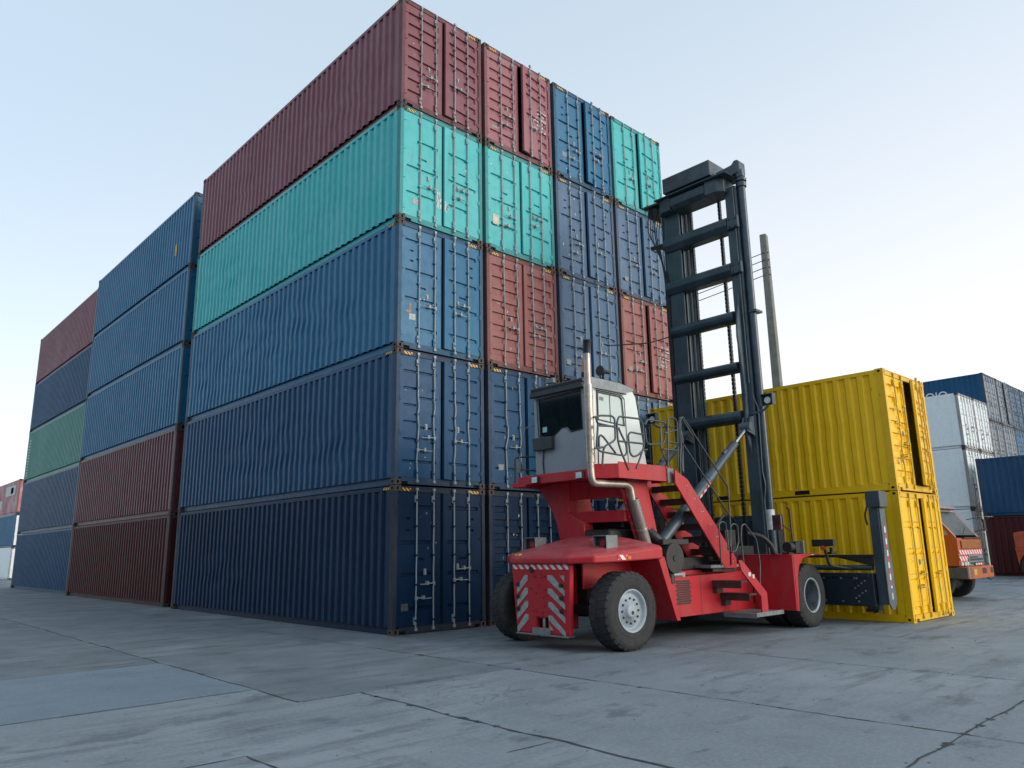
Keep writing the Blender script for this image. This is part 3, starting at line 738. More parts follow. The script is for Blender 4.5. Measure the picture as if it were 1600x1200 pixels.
# wheels
def wheel(cx, cy, cz, r, w, yaw, dish, out):
    """out = -1: outer face towards -Y"""
    t = MB(); hw = w / 2
    prof = [(r*.50, -hw*.86), (r*.60, -hw*.98), (r*.78, -hw), (r*.90, -hw*.97), (r*.972, -hw*.86), (r*.986, -hw*.5), (r*.986, hw*.5), (r*.972, hw*.86), (r*.90, hw*.97), (r*.78, hw), (r*.60, hw*.98), (r*.50, hw*.86)]
    t.lathe(prof, (0, 0, 0), 'y', 56)
    for i in range(30):
        for sg in (-1, 1):
            a = 2*math.pi*(i + (.5 if sg > 0 else 0))/30; ca, sa = math.cos(a), math.sin(a)
            vs = []
            for (rr, yy, da) in ((.93, .955, -.075), (.93, .955, .075), (.95, .06, .13), (.95, .06, .0), (.995, .84, -.07), (.995, .84, .07), (1., .06, .125), (1., .06, .005)):
                aa = a + da; vs.append((r*rr*math.cos(aa), sg*yy*hw, r*rr*math.sin(aa)))
            t.add(vs, [(0,1,2,3),(4,5,6,7),(0,1,5,4),(1,2,6,5),(2,3,7,6),(3,0,4,7)])
    for rr in (.66, .84): t.lathe([(r*rr - .012, -hw*1.0), (r*rr, -hw*1.012), (r*rr + .012, -hw*1.0)], (0, 0, 0), 'y', 56)
    g = MB(); rr = r * .52
    if dish < .1:
        g.lathe([(rr, -hw*.80), (rr*1.06, -hw*.97), (rr*1.0, -hw*1.0), (rr*.93, -hw*.80), (rr*.86, -hw*.62), (rr*.80, -hw*.62), (rr*.76, -hw*.70), (rr*.34, -hw*.74), (rr*.33, -hw*.88), (rr*.22, -hw*.90), (.001, -hw*.90)], (0, 0, 0), 'y', 48)
        for i in range(12):
            a = 2*math.pi*i/12; g.cyl((rr*.60*math.cos(a), -hw*.80, rr*.60*math.sin(a)), (rr*.60*math.cos(a), -hw*.68, rr*.60*math.sin(a)), .018, n=8, mi=1)
        g.cyl((.02, -hw*.93, -.03), (.02, -hw*.86, -.03), .03, n=10, mi=1)
    else:
        g.lathe([(rr, -hw*.80), (rr*1.06, -hw*.97), (rr*1.0, -hw*1.0), (rr*.96, -hw*.85)], (0, 0, 0), 'y', 48)
        g.lathe([(rr*.96, -hw*.85), (rr*.90, -hw*.4), (rr*.88, hw*.55)], (0, 0, 0), 'y', 48, 2)
        g.lathe([(rr*.88, hw*.55), (rr*.72, hw*.60), (rr*.68, hw*.35), (rr*.30, hw*.30), (.001, hw*.30)], (0, 0, 0), 'y', 48)
    mt = Matrix.Translation((cx, cy, cz)) @ Matrix.Rotation(R(yaw), 4, 'Z')
    if out == 1: mt = mt @ Matrix.Rotation(math.pi, 4, 'Z')
    h = part('wheel', g.xf(mt), [RIM, BLK, BARREL], bevel=0)
    part('tyre', t.xf(mt), TYRE, h, 0)
wheel(1.26, -4.78, .62, .625, .42, -3, 0, -1); wheel(1.26, mir(-4.78), .62, .625, .42, -3, 0, 1)
for y in (-5.29, -4.80): wheel(6.43, y, .62, .625, .40, 0, .2, -1); wheel(6.43, mir(y), .62, .625, .40, 0, .2, 1)
part('axle', MB().cyl((1.26, -4.6, .62), (1.26, mir(-4.6), .62), .14).cyl((6.43, -5.0, .62), (6.43, mir(-5.0), .62), .2), BLK, bevel=0)

# cab pedestal with window opening
mb = MB()
rows = [(2.84, -2.62, -3.50), (2.66, -2.80, -3.50), (2.50, -2.94, -3.48), (2.27, -3.08, -3.49), (2.06, -3.17, -3.86), (1.85, -3.23, -3.88), (1.58, -3.27, -3.86)]
mb.prism([(y + .30, z) for z, y, _ in rows] + [(y2 + .30, z) for z, _, y2 in reversed(rows)], 'x', 1.74, 2.0)
def skew(y0, y1, z0, z1):                                             # plate running from the left leg to the side plate
    f = lambda y: 1.78 + (-3.10 - y) * .20
    a = [(f(y0), y0), (f(y1), y1), (f(y1) + .16, y1), (f(y0) + .16, y0)]
    mb.prism(a, 'z', z0, z1)
skew(-3.19, -4.30, 2.52, 2.84); skew(-3.20, -4.30, 2.08, 2.285)
ped = part('cab_pedestal', mb, RED, bevel=.02, seg=2)
for y in (-4.331, mir(-4.331)): part('side_plate', MB().prism([(1.84, 2.80), (2.64, 2.80), (2.96, 1.55), (2.34, 1.55)], 'y', y - .029, y + .029), RED, ped, .008)
part('engine_block', MB().bx(1.75, 3.5, -3.05, -4.15, 1.35, 1.95).bx(2.2, 3.3, -3.05, -4.1, 1.96, 2.15).cyl((1.9, -3.3, 1.98), (2.7, -3.4, 2.12), .09), BLK, bevel=.03)
for k in range(7): part('bolt', MB().cyl((1.98 + .05*k, -4.372, 2.4 - .12*k), (1.98 + .05*k, -4.36, 2.4 - .12*k), .014, n=6), STEEL, ped, 0)

# cab platform
mb = MB(); mb.prism([(1.10, -2.50), (1.10, -4.28), (1.46, -4.64), (2.98, -4.64), (2.98, -2.50)], 'z', 2.845, 2.955)
mb.bx(1.08, 1.099, -2.72, -4.26, 2.80, 2.965).bx(1.085, 2.9, -2.36, -2.499, 2.77, 2.86).bx(1.082, 1.20, -2.36, -2.72, 2.765, 2.844)
mb.prism([(1.10, -4.30), (1.46, -4.655), (1.46, -4.641), (1.115, -4.29)], 'z', 2.80, 3.05)
mb.bx(1.461, 2.98, -4.655, -4.641, 2.80, 3.085).bx(2.981, 2.995, -4.655, -4.2, 2.80, 3.085)
plat = part('cab_platform', mb, RED, bevel=.006)
for y in (-3.02, -4.12):
    g = part('work_light', MB().bx(1.03, 1.079, y - .085, y + .085, 2.80, 2.935), BLK, plat, .01)
    part('lens', MB().bx(1.022, 1.03, y - .065, y + .065, 2.815, 2.92), LAMP, g, 0)
part('bracket', MB().bx(2.86, 3.05, -4.68, -4.656, 2.78, 3.05), GREY, plat, .003)

# cab
def tilt(v): return v
wr = [(-2.92, 4.40), (-4.03, 4.42), (-4.05, 3.72), (-3.76, 3.70), (-3.65, 3.80), (-3.55, 3.80), (-3.38, 3.69), (-3.25, 3.64), (-2.95, 3.72)]
cab = part('cab', MB().prism([(-2.84, 2.975), (-4.15, 2.975), (-4.14, 4.52), (-2.82, 4.52)], 'x', 1.25, 1.30, holes=[wr]), CABG, bevel=.012, seg=2)
side = [(1.301, 2.975), (2.95, 2.975), (2.95, 3.15), (2.70, 4.45), (2.62, 4.55), (1.301, 4.55)]
door = [(1.52, 3.02), (2.40, 3.02), (2.36, 4.38), (2.26, 4.44), (1.54, 4.45)]
swin = [(1.57, 3.90), (2.32, 3.86), (2.28, 4.36), (2.22, 4.40), (1.58, 4.41)]
part('side_panel', MB().prism(side, 'y', -4.15, -4.10, holes=[[(x, z) for x, z in swin]]), CABW, cab, .006)
part('side_panel', MB().prism(side, 'y', -2.87, -2.83, holes=[[(1.5, 3.7), (2.6, 3.7), (2.5, 4.40), (1.5, 4.40)]]), CABG, cab, .006)
part('front_panel', MB().prism([(2.95, 2.975), (2.951, 3.15), (2.70, 4.45), (2.66, 4.45), (2.90, 3.15), (2.90, 2.975)], 'y', -4.099, -2.871), GLASSD, cab, 0)
part('floor', MB().bx(1.301, 2.90, -4.099, -2.871, 2.98, 3.03), BLK, cab, 0)
def ring(poly, w, y0, y1, mat, nm, par):
    c = [sum(p[i] for p in poly) / len(poly) for i in (0, 1)]
    sx = max(abs(p[0] - c[0]) for p in poly); sz = max(abs(p[1] - c[1]) for p in poly)
    inn = [(c[0] + (p[0] - c[0]) * (1 - w / sx), c[1] + (p[1] - c[1]) * (1 - w / sz)) for p in poly]
    return part(nm, MB().prism(poly, 'y', y0, y1, holes=[inn]), mat, par, .003)
ring(door, .028, -4.158, -4.1505, BLK, 'door_seal', cab)
ring([(x + (x-1.95)*.03, z + (z-4.14)*.05) for x, z in swin], .024, -4.162, -4.1505, BLK, 'window_frame', cab)
part('side_window', MB().prism(swin, 'y', -4.135, -4.125), GLASSP, cab, 0)
part('window_divider', MB().bx(1.93, 1.945, -4.142, -4.136, 3.88, 4.40), BLK, cab, 0)
part('vent_sticker', MB().bx(1.64, 1.76, -4.1375, -4.1352, 4.27, 4.34), GREY, cab, 0)
part('rear_window', MB().prism(wr, 'x', 1.285, 1.292), GLASSD, cab, 0)
c_ = (-3.5, 4.06); wo = [(c_[0] + (y - c_[0])*1.03, c_[1] + (z - c_[1])*1.06) for y, z in wr]
part('window_frame', MB().prism(wo, 'x', 1.240, 1.2495, holes=[wr]), BLK, cab, .002)
part('sticker', MB().bx(1.280, 1.2845, -3.02, -3.13, 3.77, 3.87), plain('cyan_sticker', (.3, .55, .58), .5), cab, 0)
part('seat', MB().bx(1.6, 2.1, -3.25, -3.8, 3.5, 3.6).bx(1.55, 1.68, -3.27, -3.78, 3.6, 4.25), BLK, cab, .03)
part('inner_panel', MB().bx(1.32, 1.33, -3.1, -3.35, 3.78, 4.2).bx(1.32, 1.33, -3.72, -3.85, 4.1, 4.3), plain('greenish_inner_panel', (.03, .07, .06), .3), cab, 0)
roof = part('roof', MB().prism([(1.20, 4.551), (2.66, 4.551), (2.55, 4.64), (2.2, 4.69), (1.35, 4.68), (1.18, 4.62)], 'y', -4.14, -2.80).prism([(-2.78, 4.45), (-4.17, 4.45), (-4.14, 4.551), (-2.81, 4.551)], 'x', 1.16, 1.249), CABD, cab, .012)
part('roof_edge', MB().prism([(1.30, 4.47), (2.30, 4.47), (2.62, 4.56), (2.62, 4.60), (2.2, 4.66), (1.30, 4.67)], 'y', -4.175, -4.151), plain('roof_edge_grey', (.22, .25, .26), .5), cab, .006)
part('drip_rail', MB().bx(1.50, 2.36, -4.215, -4.176, 4.452, 4.468), BLK, cab, .002)
part('air_vent', MB().bx(1.14, 1.249, -2.88, -3.36, 3.42, 3.66), CABD, cab, .012)
part('hose', MB().tube([(1.235, -3.08, 3.42), (1.235, -3.05, 3.2), (1.235, -3.07, 2.98)], .012, 6), BLK, cab, 0)
part('beacon', MB().cyl((1.42, -4.0, 4.68), (1.42, -4.0, 4.78), .06, mi=0).cyl((1.42, -4.0, 4.78), (1.42, -4.0, 5.0), .055, .04, mi=1), [BLK, ORANGE], bevel=0)
part('horn', MB().cyl((1.95, -4.0, 4.70), (1.95, -4.0, 4.86), .025).cyl((1.95, -4.06, 4.86), (1.78, -4.06, 4.86), .03, .10).cyl((1.95, -4.06, 4.86), (2.05, -4.06, 4.86), .035), BLK, bevel=0)
part('roof_light', MB().bx(1.25, 1.32, -3.15, -3.35, 4.69, 4.78).tube([(1.3, -2.95, 4.68), (1.3, -2.95, 4.85)], .015), GREY, bevel=0)

# exhaust
mb = MB()
mb.tube([(2.08, -4.45, 2.40), (2.03, -4.45, 2.66), (1.9, -4.45, 2.72), (1.0, -4.45, 2.70), (.975, -4.45, 2.9), (.985, -4.45, 5.02)], .062, 14, 0, .14)
mb.cyl((.979, -4.45, 3.05), (.984, -4.45, 4.42), .078, n=18).cyl((.978, -4.45, 3.50), (.978, -4.45, 3.53), .086).cyl((.982, -4.45, 4.20), (.982, -4.45, 4.23), .086)
ex = part('exhaust', mb, EXH, bevel=0)
part('exhaust_tip', MB().tube([(.985, -4.45, 4.98), (.982, -4.46, 5.10), (.955, -4.50, 5.22)], [.066, .068, .074], 14, 0), BLK, ex, 0)
part('muffler', MB().tube([(2.42, -4.47, 1.52), (2.09, -4.45, 2.46)], .105, 18), MUF, ex, 0)
part('clamp', MB().cyl((2.28, -4.46, 1.93), (2.27, -4.46, 1.96), .112), STEEL, ex, 0)

# stairs
st = part('stair', MB().prism([(2.96, 3.02), (3.36, 2.86), (4.86, 1.38), (4.86, 1.20), (4.44, 1.20), (3.02, 2.70), (2.96, 2.76)], 'y', -4.77, -4.735), RED, bevel=.005)
zz = []
for k in range(7):
    x = 3.10 + k * .235; z = 2.82 - k * .235
    zz += [(x + .30, z - .02), (x + .235, z - .16)]
part('stringer', MB().prism([(2.98, 2.90)] + zz + [(4.70, 1.15), (4.40, 1.15), (2.96, 2.72)], 'y', -4.12, -4.085), RED, st, .004)
for k in range(7):
    x = 3.10 + k * .235; z = 2.72 - k * .235
    part('tread', MB().bx(x, x + .24, -4.734, -4.121, z, z + .03).bx(x, x + .02, -4.734, -4.121, z - .09, z).bx(x + .22, x + .24, -4.734, -4.121, z - .06, z), TREAD, st, .003)
    part('rivets', MB().cyl((x + .16, -4.778, z + .02), (x + .16, -4.77, z + .02), .013, n=6).cyl((x + .22, -4.778, z + .02), (x + .22, -4.77, z + .02), .013, n=6), STEEL, st, 0)
part('landing', MB().bx(3.95, 4.98, -4.76, -4.2, 1.215, 1.27).bx(4.1, 4.9, -4.7, -4.3, 1.14, 1.214, 1), [GREY, BLK], bevel=.004)
part('stair_bracket', MB().tube([(4.52, -4.75, 1.25), (4.55, -4.75, 1.5)], .018).tube([(4.64, -4.75, 1.25), (4.66, -4.75, 1.5)], .018).bx(4.76, 4.80, -4.76, -4.72, 1.25, 1.6), BLK, bevel=0)
lad = part('ladder', MB().prism([(4.02, 1.36), (4.12, 1.36), (4.22, 1.30), (4.95, .74), (4.95, .36), (4.72, .36), (4.72, .68), (4.10, 1.16)], 'y', -5.315, -5.285), RED, bevel=.004)
for x, z in ((4.10, .95), (4.36, .71)):
    part('step', MB().bx(x, x + .26, -5.284, -4.661, z, z + .035).bx(x, x + .02, -5.284, -4.661, z - .10, z).bx(x + .02, x + .22, -4.75, -4.661, z - .2, z, 0), TREAD, lad, .003)
part('step', MB().bx(4.40, 5.42, -5.36, -4.67, .36, .385).bx(4.40, 5.42, -5.375, -5.361, .32, .40).bx(4.40, 4.42, -5.36, -4.67, .30, .36), GREY, lad, .003)
part('label_plate', MB().bx(4.32, 4.40, -5.319, -5.3155, 1.06, 1.13).bx(4.46, 4.53, -5.319, -5.3155, 1.02, 1.09), WHT, lad, 0)

# handrails
def rail(name, loops, r=.018, par=H0, mat=RAIL):
    mb = MB()
    for pts, rd in loops: mb.tube(pts, r, 8, 0, rd)
    return part(name, mb, mat, par, 0)
rail('handrail', [([(0.85, -4.66, 3.79), (1.02, -4.66, 3.84), (1.34, -4.66, 3.87), (1.42, -4.66, 3.83), (1.41, -4.66, 3.47), (1.35, -4.66, 3.42), (1.14, -4.66, 3.33), (1.08, -4.66, 3.26), (1.03, -4.66, 2.98)], .05), ([(0.92, -4.66, 3.79), (0.95, -4.66, 3.70), (1.40, -4.66, 3.68)], .05), ([(0.96, -4.66, 3.66), (0.90, -4.66, 3.28), (0.99, -4.66, 3.22), (1.64, -4.66, 3.19), (1.71, -4.66, 3.25), (1.70, -4.66, 3.41), (1.57, -4.66, 3.58), (1.51, -4.66, 3.68)], .05), ([(0.96, -4.66, 3.66), (1.25, -4.66, 3.68), (1.42, -4.66, 3.69)], .05), ([(0.85, -4.66, 3.26), (1.09, -4.66, 3.30)], .05), ([(0.97, -4.66, 3.29), (0.97, -4.66, 3.45), (1.02, -4.66, 3.51), (1.10, -4.66, 3.47), (1.40, -4.66, 3.22)], .05)])
rail('handrail', [([(1.74, -4.66, 2.95), (1.55, -4.66, 3.26), (1.48, -4.66, 3.43), (1.47, -4.66, 3.75), (1.53, -4.66, 3.88), (2.13, -4.66, 3.90), (2.21, -4.66, 3.83), (2.22, -4.66, 3.45), (2.19, -4.66, 3.36), (1.96, -4.66, 2.99)], .05), ([(1.50, -4.66, 3.44), (2.21, -4.66, 3.45)], .05), ([(2.19, -4.66, 3.62), (1.84, -4.66, 3.63), (1.77, -4.66, 3.57), (1.80, -4.66, 3.24), (1.89, -4.66, 3.19), (2.03, -4.66, 3.23), (2.18, -4.66, 3.34), (2.30, -4.66, 3.35)], .05)])
rail('handrail', [([(2.28, -4.66, 3.81), (2.35, -4.66, 3.91), (2.85, -4.66, 3.92), (2.92, -4.66, 3.86), (2.86, -4.66, 3.57), (2.79, -4.66, 3.49), (2.35, -4.66, 3.45), (2.29, -4.66, 3.51), (2.27, -4.66, 3.75)], .05)])
rail('handrail', [([(3.28, -4.66, 3.86), (2.82, -4.66, 3.85), (2.74, -4.66, 3.78), (2.73, -4.66, 3.39), (2.91, -4.66, 3.10)], .05), ([(2.86, -4.70, 3.06), (2.93, -4.70, 3.97), (3.02, -4.70, 4.02), (3.17, -4.70, 4.01), (3.24, -4.70, 3.93), (3.17, -4.70, 3.08)], .05), ([(2.91, -4.70, 3.53), (3.22, -4.70, 3.54)], .05), ([(2.74, -4.70, 3.39), (3.20, -4.70, 3.40)], .05), ([(2.80, -4.70, 3.69), (3.24, -4.70, 3.80)], .05)])
rail('handrail', [([(3.20, -4.72, 2.87), (3.27, -4.72, 3.96), (3.30, -4.72, 4.04), (3.36, -4.72, 4.04), (3.70, -4.72, 3.72)], .05), ([(3.21, -4.72, 3.04), (3.26, -4.72, 3.73)], .05), ([(3.30, -4.72, 2.99), (3.35, -4.72, 3.68), (3.29, -4.72, 3.83)], .05)])
rail('handrail', [([(3.18, -4.79, 3.0), (3.18, -4.79, 3.52), (3.22, -4.79, 4.0), (3.3, -4.79, 4.05), (4.72, -4.79, 2.77), (4.7, -4.79, 2.22), (4.63, -4.79, 1.26)], .05), ([(3.22, -4.79, 3.55), (4.69, -4.79, 2.22)], 0)], .015)
rail('ladder_handrail', [([(4.21, -5.3, 1.28), (4.19, -5.3, 1.77), (4.24, -5.3, 1.99), (4.36, -5.3, 2.03), (4.74, -5.3, 1.73), (4.8, -5.3, 1.29), (4.72, -5.3, .78)], .05)], .015, lad)
rail('ladder_handrail', [([(3.93, -5.0, 1.25), (3.94, -5.0, 1.85), (3.95, -5.0, 2.03), (4.07, -5.0, 2.08), (4.19, -5.0, 2.04), (4.18, -5.02, 1.70), (4.12, -5.06, 1.55), (4.02, -5.1, 1.58)], .04), ([(4.12, -5.1, 1.62), (4.19, -5.1, 1.99), (4.31, -5.1, 2.04), (4.44, -5.1, 1.99), (4.43, -5.1, 1.69), (4.31, -5.1, 1.53), (4.16, -5.1, 1.5)], .04)], .015, lad)
rail('handrail', [([(1.12, -2.4, 2.86), (1.12, -2.4, 3.35), (1.6, -2.4, 3.4), (2.6, -2.4, 3.4), (2.6, -2.4, 2.86)], .08), ([(1.12, -2.4, 3.12), (2.6, -2.4, 3.14)], 0), ([(1.14, -2.72, 2.96), (1.2, -2.42, 3.32)], 0)], .016)
part('mirror', MB().bx(1.13, 1.16, -2.42, -2.54, 3.05, 3.30).tube([(1.2, -2.45, 3.3), (1.22, -2.6, 3.9), (1.3, -2.8, 3.95)], .014), GREY, bevel=.006)

# engine side: air filter, pipes, sloping mast foot plate
part('air_filter', MB().cyl((2.88, -4.72, 1.42), (2.88, -4.30, 1.42), .27, n=28).cyl((2.88, -4.735, 1.42), (2.88, -4.72, 1.42), .06).tube([(2.86, -4.5, 1.66), (2.62, -4.5, 1.78), (2.55, -4.4, 1.9)], .10, 12, 0, .08)
     .bx(2.62, 3.42, -4.66, -4.45, 1.66, 1.76).tube([(2.86, -4.6, 1.2), (2.84, -4.62, .98)], .075, 12).bx(3.12, 3.2, -4.6, -4.4, 1.3, 1.66), BLK, bevel=.006)
part('mast_foot', MB().prism([(2.55, 2.08), (3.15, 2.02), (4.72, 1.30), (2.5, 1.30)], 'y', -4.02, -3.95).prism([(2.55, 2.08), (3.15, 2.02), (4.72, 1.30), (2.5, 1.30)], 'y', mir(-4.02), mir(-3.95)).bx(3.2, 5.6, -4.45, -3.96, 1.10, 1.18), RED, bevel=.006)
part('hydraulic_block', MB().bx(3.5, 4.6, -4.4, -3.9, 1.19, 1.42).bx(3.9, 4.5, -4.05, -3.2, 1.42, 1.85).bx(5.0, 6.2, -4.4, -2.8, 1.3, 1.62).bx(5.2, 5.6, -4.35, -3.9, 1.62, 1.95)
     .tube([(5.3, -4.0, 1.9), (5.6, -4.1, 2.3), (6.2, -4.0, 2.2), (6.4, -3.9, 1.6)], .03, 8, 0, .2).tube([(5.2, -3.7, 1.6), (5.7, -3.8, 2.15), (6.3, -3.7, 1.8)], .03, 8, 0, .2), BLK, bevel=.008)
part('pump', MB().cyl((2.9, -4.58, 1.12), (3.2, -4.58, 1.12), .06).bx(3.0, 3.3, -4.62, -4.5, 1.07, 1.16), STEEL, bevel=.004)

# mast
def col(ya, yb, mb):
    s_ = 1 if yb > ya else -1
    mb.bx(6.50, 6.545, ya, yb, .70, 10.05).bx(6.545, 6.74, ya, ya + s_*.05, .70, 10.0).bx(6.70, 6.74, ya + s_*.051, yb, .70, 10.0)
    mb.bx(6.76, 6.96, yb - s_*.10, yb + s_*.02, .9, 10.2).bx(6.78, 6.94, ya + s_*.16, yb - s_*.101, .9, 10.2)
mb = MB(); col(-4.52, -4.24, mb); col(-2.50, -2.90, mb)
mast = part('mast_upright', mb, SLATE, bevel=.006)
part('inner_rail', MB().bx(6.80, 6.86, -3.02, -2.95, 1.0, 9.95).bx(6.80, 6.86, -4.19, -4.13, 1.0, 9.95), SLAT2, mast, .004)
part('inner_rail', MB().bx(6.60, 6.66, -2.912, -2.905, 4.4, 9.9), SLAT2, mast, 0)
for zt, h, kind in ((9.29, .36, 0), (8.14, .34, 0), (6.98, .31, 1), (5.76, .26, 1), (4.63, .30, 1)):
    if kind == 0:
        mb = MB().prism([(6.46, zt - h), (6.36, zt - h*.62), (6.36, zt - h*.18), (6.46, zt), (6.72, zt), (6.72, zt - h)], 'y', -4.28, -2.46)
        mb.bx(6.40, 6.499, -4.56, -4.281, zt - h + .03, zt - .03)
        for z in (zt - h + .09, zt - .09):
            for yy in (-4.34, -4.50): mb.cyl((6.37, yy, z), (6.40, yy, z), .03, n=8)
    else:
        c = zt - h/2; mb = MB().prism([(6.56 + .20*math.cos(a*math.pi/6), c + h*.5*math.sin(a*math.pi/6)) for a in range(12)], 'y', -4.238, -2.52)
    part('cross_beam', mb, SLATE, mast, .012)
# flared fillets where tubes meet the upright, pale bent gusset
part('gusset', MB().prism([(6.499, 7.35), (6.30, 6.55), (6.28, 6.3), (6.40, 5.3), (6.44, 4.9), (6.36, 4.3), (6.30, 4.1), (6.499, 3.6)], 'y', -4.40, -4.35), SLAT2, mast, .01)
part('head_beam', MB().prism([(6.499, 10.28), (6.30, 10.28), (6.22, 10.22), (6.22, 10.02), (6.32, 9.93), (6.80, 9.93), (6.80, 10.28)], 'y', -3.85, -2.85)
     .prism([(6.36, -4.32), (6.24, -4.18), (6.22, -3.86), (6.80, -3.86), (6.80, -4.32)], 'z', 9.93, 10.28).prism([(6.36, -2.44), (6.24, -2.55), (6.22, -2.84), (6.80, -2.84), (6.80, -2.44)], 'z', 9.93, 10.28)
     .bx(6.14, 6.9, -4.5, -2.42, 10.281, 10.31).bx(6.4, 6.9, -4.0, -2.7, 10.311, 10.48, 0), SLATE, mast, .012)
part('head_cover', MB().bx(6.34, 7.05, -3.97, -2.58, 10.49, 10.90), SLATE, mast, .012)
part('cylinder_head', MB().prism([(-4.00, 10.33), (-4.36, 10.32), (-4.46, 10.37), (-4.64, 10.37), (-4.64, 10.66), (-4.60, 10.72), (-4.50, 10.72), (-4.43, 10.64), (-4.20, 10.62), (-4.0, 10.60)], 'x', 6.56, 6.86), SLATE, mast, .02)
part('cable_bracket', MB().bx(6.62, 6.68, -2.36, -2.30, 9.24, 10.37).prism([(6.5, -2.42), (6.45, -1.88), (6.55, -1.84), (7.0, -2.42)], 'z', 10.36, 10.42).prism([(6.5, -2.42), (6.45, -2.02), (6.55, -1.98), (7.0, -2.42)], 'z', 9.2, 9.25)
     .cyl((6.55, -2.08, 10.2), (6.75, -2.08, 10.2), .16, n=20), BLK, mast, .006)
mb = MB()
for i in range(6):
    yy = -2.0 - i * .06
    mb.tube([(6.5 + .03*i, yy, 10.3), (6.48, yy + .05, 9.6 - .1 * (i % 3)), (6.5, -2.25 - .03*i, 9.1 - .15 * i), (6.52, -2.36 - .02*i, 8.4), (6.52, -2.38 - .015*i, 4.0)], .013, 6, 0, .4)
part('hose', mb, BLK, mast, 0)
part('hose', MB().tube([(6.49, -4.52, 4.9), (6.47, -4.64, 4.6), (6.48, -4.60, 3.2), (6.46, -4.66, 2.9), (6.46, -4.60, 2.6), (6.48, -4.60, 1.45)], .014, 6, 0, .1).tube([(6.47, -4.47, 10.0), (6.47, -4.47, 5.2)], .012, 6), SLAT2, mast, 0)
part('hose', MB().tube([(6.5, -2.4, 6.75), (6.2, -2.0, 6.62), (5.5, -1.2, 6.6)], .014, 6, 0, .3), BLK, mast, 0)
for yy in (-4.60, -2.42):
    cy_ = part('lift_cylinder', MB().cyl((6.66, yy, .9), (6.66, yy, 10.45), .092, n=22).cyl((6.66, yy, 10.02), (6.66, yy, 10.12), .125, n=22).cyl((6.66, yy, 10.16), (6.66, yy, 10.22), .135, n=22).cyl((6.66, yy, 10.27), (6.66, yy, 10.36), .11, n=22)
        .bx(6.54, 6.84, yy - .16, yy + .02, 6.86, 6.91), plain('lift_cylinder_paint', (.032, .055, .075), .3) if 'lift_cylinder_paint' not in bpy.data.materials else bpy.data.materials['lift_cylinder_paint'], mast, 0)
    if yy < -4: part('notice', MB().lathe([(.0945, 1.95), (.0945, 2.38)], (6.66, yy, 0), 'z', 22), WHT, cy_, 0)
for yy in (-3.86, -3.03):
    mb = MB(); z = 1.3
    while z < 10.0:
        mb.bx(6.82, 6.90, yy - .032, yy - .012, z, z + .085).bx(6.82, 6.90, yy + .012, yy + .032, z, z + .085).bx(6.835, 6.885, yy - .0115, yy + .0115, z + .05, z + .135); z += .10
    part('lift_chain', mb, BLK, mast, 0)
for yy in (-4.40, -2.80):
    a = Vector((2.85, yy, 1.66)); b = Vector((6.32, yy, 4.17)); u = b - a
    tc = part('tilt_cylinder', MB().cyl(a, a + u*.50, .105, n=20).cyl(a + u*.50, a + u*.58, .112, n=20).cyl(a + u*.58, a + u*.84, .088, n=20).cyl(a - u*.03, a + u*.02, .12, n=16).cyl(a + u*.70 + Vector((0, 0, .1)), a + u*.73 + Vector((0, 0, .1)), .04), plain('tilt_cylinder_paint', (.05, .075, .095), .38), H0, 0)
    part('piston_rod', MB().cyl(a + u*.84, a + u*.97, .045), CHROME, tc, 0)
    part('clevis', MB().cyl((6.32, yy - .12, 4.20), (6.32, yy + .12, 4.20), .10).prism([(6.22, 4.08), (6.5, 4.0), (6.5, 4.45), (6.36, 4.42)], 'y', yy - .10, yy - .06).prism([(6.22, 4.08), (6.5, 4.0), (6.5, 4.45), (6.36, 4.42)], 'y', yy + .06, yy + .10), SLAT2, tc, 0)
    d = u.normalized(); sd = Vector((0, -1, 0)); nrm = d.cross(Vector((0, 1, 0))).normalized()
    if nrm.z > 0: nrm = -nrm
    w = (nrm * .30 + sd * .95); mb = MB()
    for i in range(13):
        p0 = a + u * (.28 + i * .0225); p1 = a + u * (.28 + (i + 1) * .0225); ww = w.normalized(); tt = ww.cross(d).normalized() * .028
        o_ = ww * .107
        mb.add([p0 + o_ - tt, p1 + o_ - tt, p1 + o_ + tt, p0 + o_ + tt, p0 + ww*.098 - tt, p1 + ww*.098 - tt, p1 + ww*.098 + tt, p0 + ww*.098 + tt], [(0,1,2,3),(4,5,6,7),(0,1,5,4),(1,2,6,5),(2,3,7,6),(3,0,4,7)], i % 2)
    part('hazard_tape', mb, [plain('tape_white', (.7, .7, .68), .5) if yy < -4 else WHT, plain('tape_red', (.6, .03, .04), .5) if yy < -4 else RED], tc, 0)
for yy, s_ in ((-4.90, -1), (-1.78, 1)):
    g = part('mast_light', MB().bx(6.36, 6.50, yy - .15, yy + .15, 4.86, 4.88).bx(6.36, 6.50, yy - .15, yy - .13, 4.62, 4.859).bx(6.36, 6.50, yy + .13, yy + .15, 4.62, 4.859).bx(6.44, 6.5, yy - .129, yy + .129, 4.64, 4.855, 1).tube([(6.45, yy, 4.62), (6.45, yy - s_*.15, 4.52), (6.50, yy - s_*.45, 4.50)], .025), [SLAT2, BLK], mast, .003)
    part('lens', MB().cyl((6.42, yy, 4.74), (6.44, yy, 4.74), .075), LAMP, g, 0)
part('carriage', MB().bx(7.24, 7.50, -4.45, -2.70, .75, 2.3).bx(7.06, 7.24, -4.2, -3.0, .9, 2.2), SLATE, bevel=.012)

